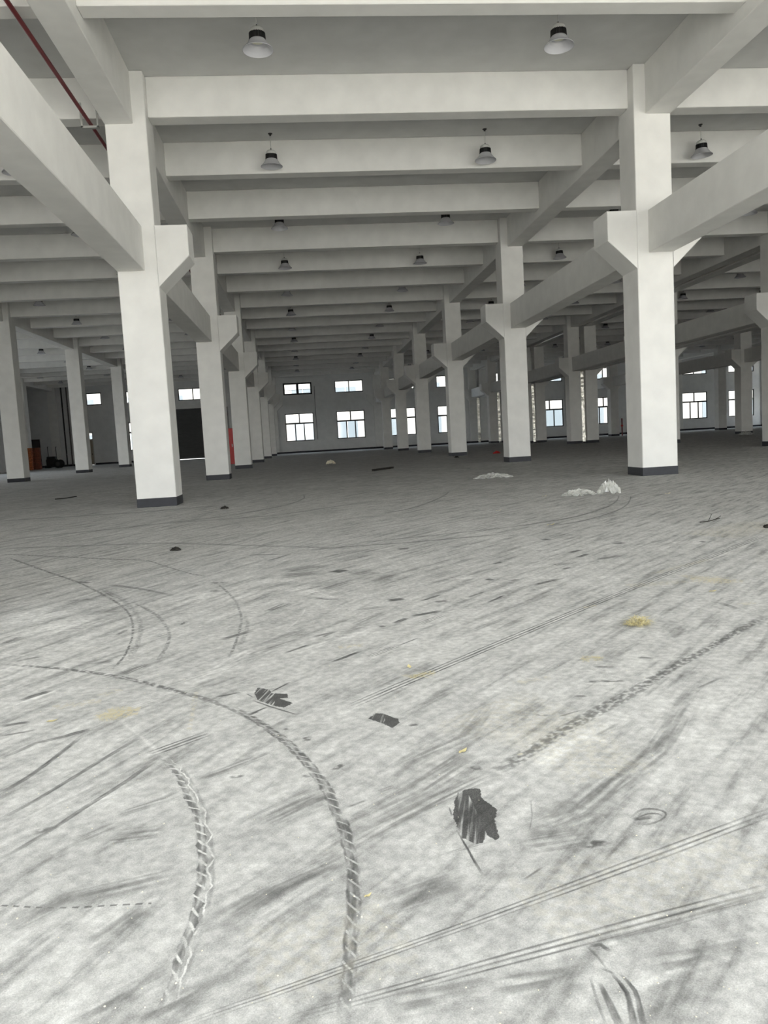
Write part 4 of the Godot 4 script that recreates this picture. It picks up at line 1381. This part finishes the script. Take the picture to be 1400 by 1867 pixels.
	[0,0.35,2.616,4.89,0.048,2.625,4.769,0.0471,2.634,4.665,0.0465],
	[4,0.4,1.412,5.611,0.087,1.636,5.666,0.077,1.837,5.811,0.066],
	[4,0.3,2.204,5.982,0.1306,2.4,5.984,0.131],
	[4,0.3,3.382,6.792,0.1475,3.381,6.399,0.1823,4.124,7.108,0.1098],
	[0,0.42,2.449,9.588,0.1002,2.542,9.626,0.0979,2.688,9.696,0.0927,2.897,9.818,0.0897,3.126,9.961,0.0923,3.302,10.057,0.0862,3.509,10.222,0.066,3.874,10.624,0.0567,4.275,11.127,0.0469,4.572,11.601,0.0332,4.818,12.066,0.0243,5.03,12.531,0.0201,5.176,12.886,0.0196],
	[0,0.42,2.965,9.455,0.092,3.139,9.535,0.0848,3.402,9.706,0.0686,3.759,10.052,0.0571,4.147,10.497,0.0465,4.459,10.954,0.033,4.744,11.459,0.0231,5.046,12.097,0.0195,5.286,12.647,0.0194],
	[0,0.32,1.063,12.387,0.1503,1.272,12.538,0.1379,1.554,12.824,0.1038,1.844,13.336,0.0782,2.145,13.984,0.0664,2.424,14.701,0.0571,2.664,15.402,0.0481,2.805,15.905,0.0362,2.878,16.222,0.03],
	[0,0.32,-1.414,13.758,0.152,-1.214,14.062,0.1532,-0.944,14.492,0.156,-0.674,14.927,0.1473,-0.421,15.451,0.1119,-0.229,16.167,0.0757,-0.105,16.97,0.0377,-0.114,17.801,0.0308,-0.171,18.466,0.043],
	[0,0.25,-4.59,12.164,0.1765,-3.149,12.762,0.1849,-1.414,13.758,0.1991],
	[0,0.25,-5.978,15.94,0.2809,-3.479,15.898,0.2899,-1.825,16.311,0.3026],
	[0,0.28,0.507,9.086,0.093,1.508,9.319,0.0953,2.449,9.588,0.0977],
	[0,0.22,-2.801,13.115,0.1976,-0.601,13.284,0.187,1.312,15.106,0.177],
	[0,0.25,-4.177,11.04,0.1464,-1.893,10.385,0.1241,0.419,8.658,0.0915],
	[8,0.8,-1.025,3.654,0.049,-0.969,3.677,0.148,-0.871,3.681,0.1294],
	[8,0.35,-1.092,3.974,0.075,-1.028,4.044,0.0764],
	[8,0.35,-1.277,3.842,0.0906,-1.084,3.887,0.0921],
	[8,0.5,2.851,5.813,0.1056,2.947,5.577,0.2329,3.082,5.474,0.1695],
	[8,0.3,2.324,5.605,0.152,2.734,5.62,0.1534],
	[8,0.5,2.709,4.783,0.0654,2.81,4.798,0.0657],
	[8,0.55,1.745,5.035,0.0537,1.851,5.067,0.0541],
	[8,0.35,2.698,6.009,0.0813,3.355,6.435,0.0875],
	[8,0.45,0.121,4.527,0.0733,0.249,4.536,0.0736],
	[8,0.3,4.129,7.797,0.6963,5.04,8.311,0.7472],
	[8,0.45,1.356,3.896,0.0423,1.452,3.92,0.0426],
	[8,0.3,0.919,3.616,0.0599,1.092,3.655,0.0607],
	[8,0.4,0.41,3.878,0.055,0.563,3.872,0.0551],
	[8,0.16,0.723,3.243,0.6358,0.89,3.006,0.4924,0.965,2.612,0.3611],
	[8,0.14,-0.152,1.771,0.3266,0.112,1.827,0.3408],
	[8,0.12,0.534,1.862,0.3439,1.114,1.985,0.3746],
	[8,0.5,0.708,2.791,0.0168,0.724,2.798,0.0169],
	[8,0.35,-0.577,3.374,0.0239,-0.617,3.895,0.0275],
]
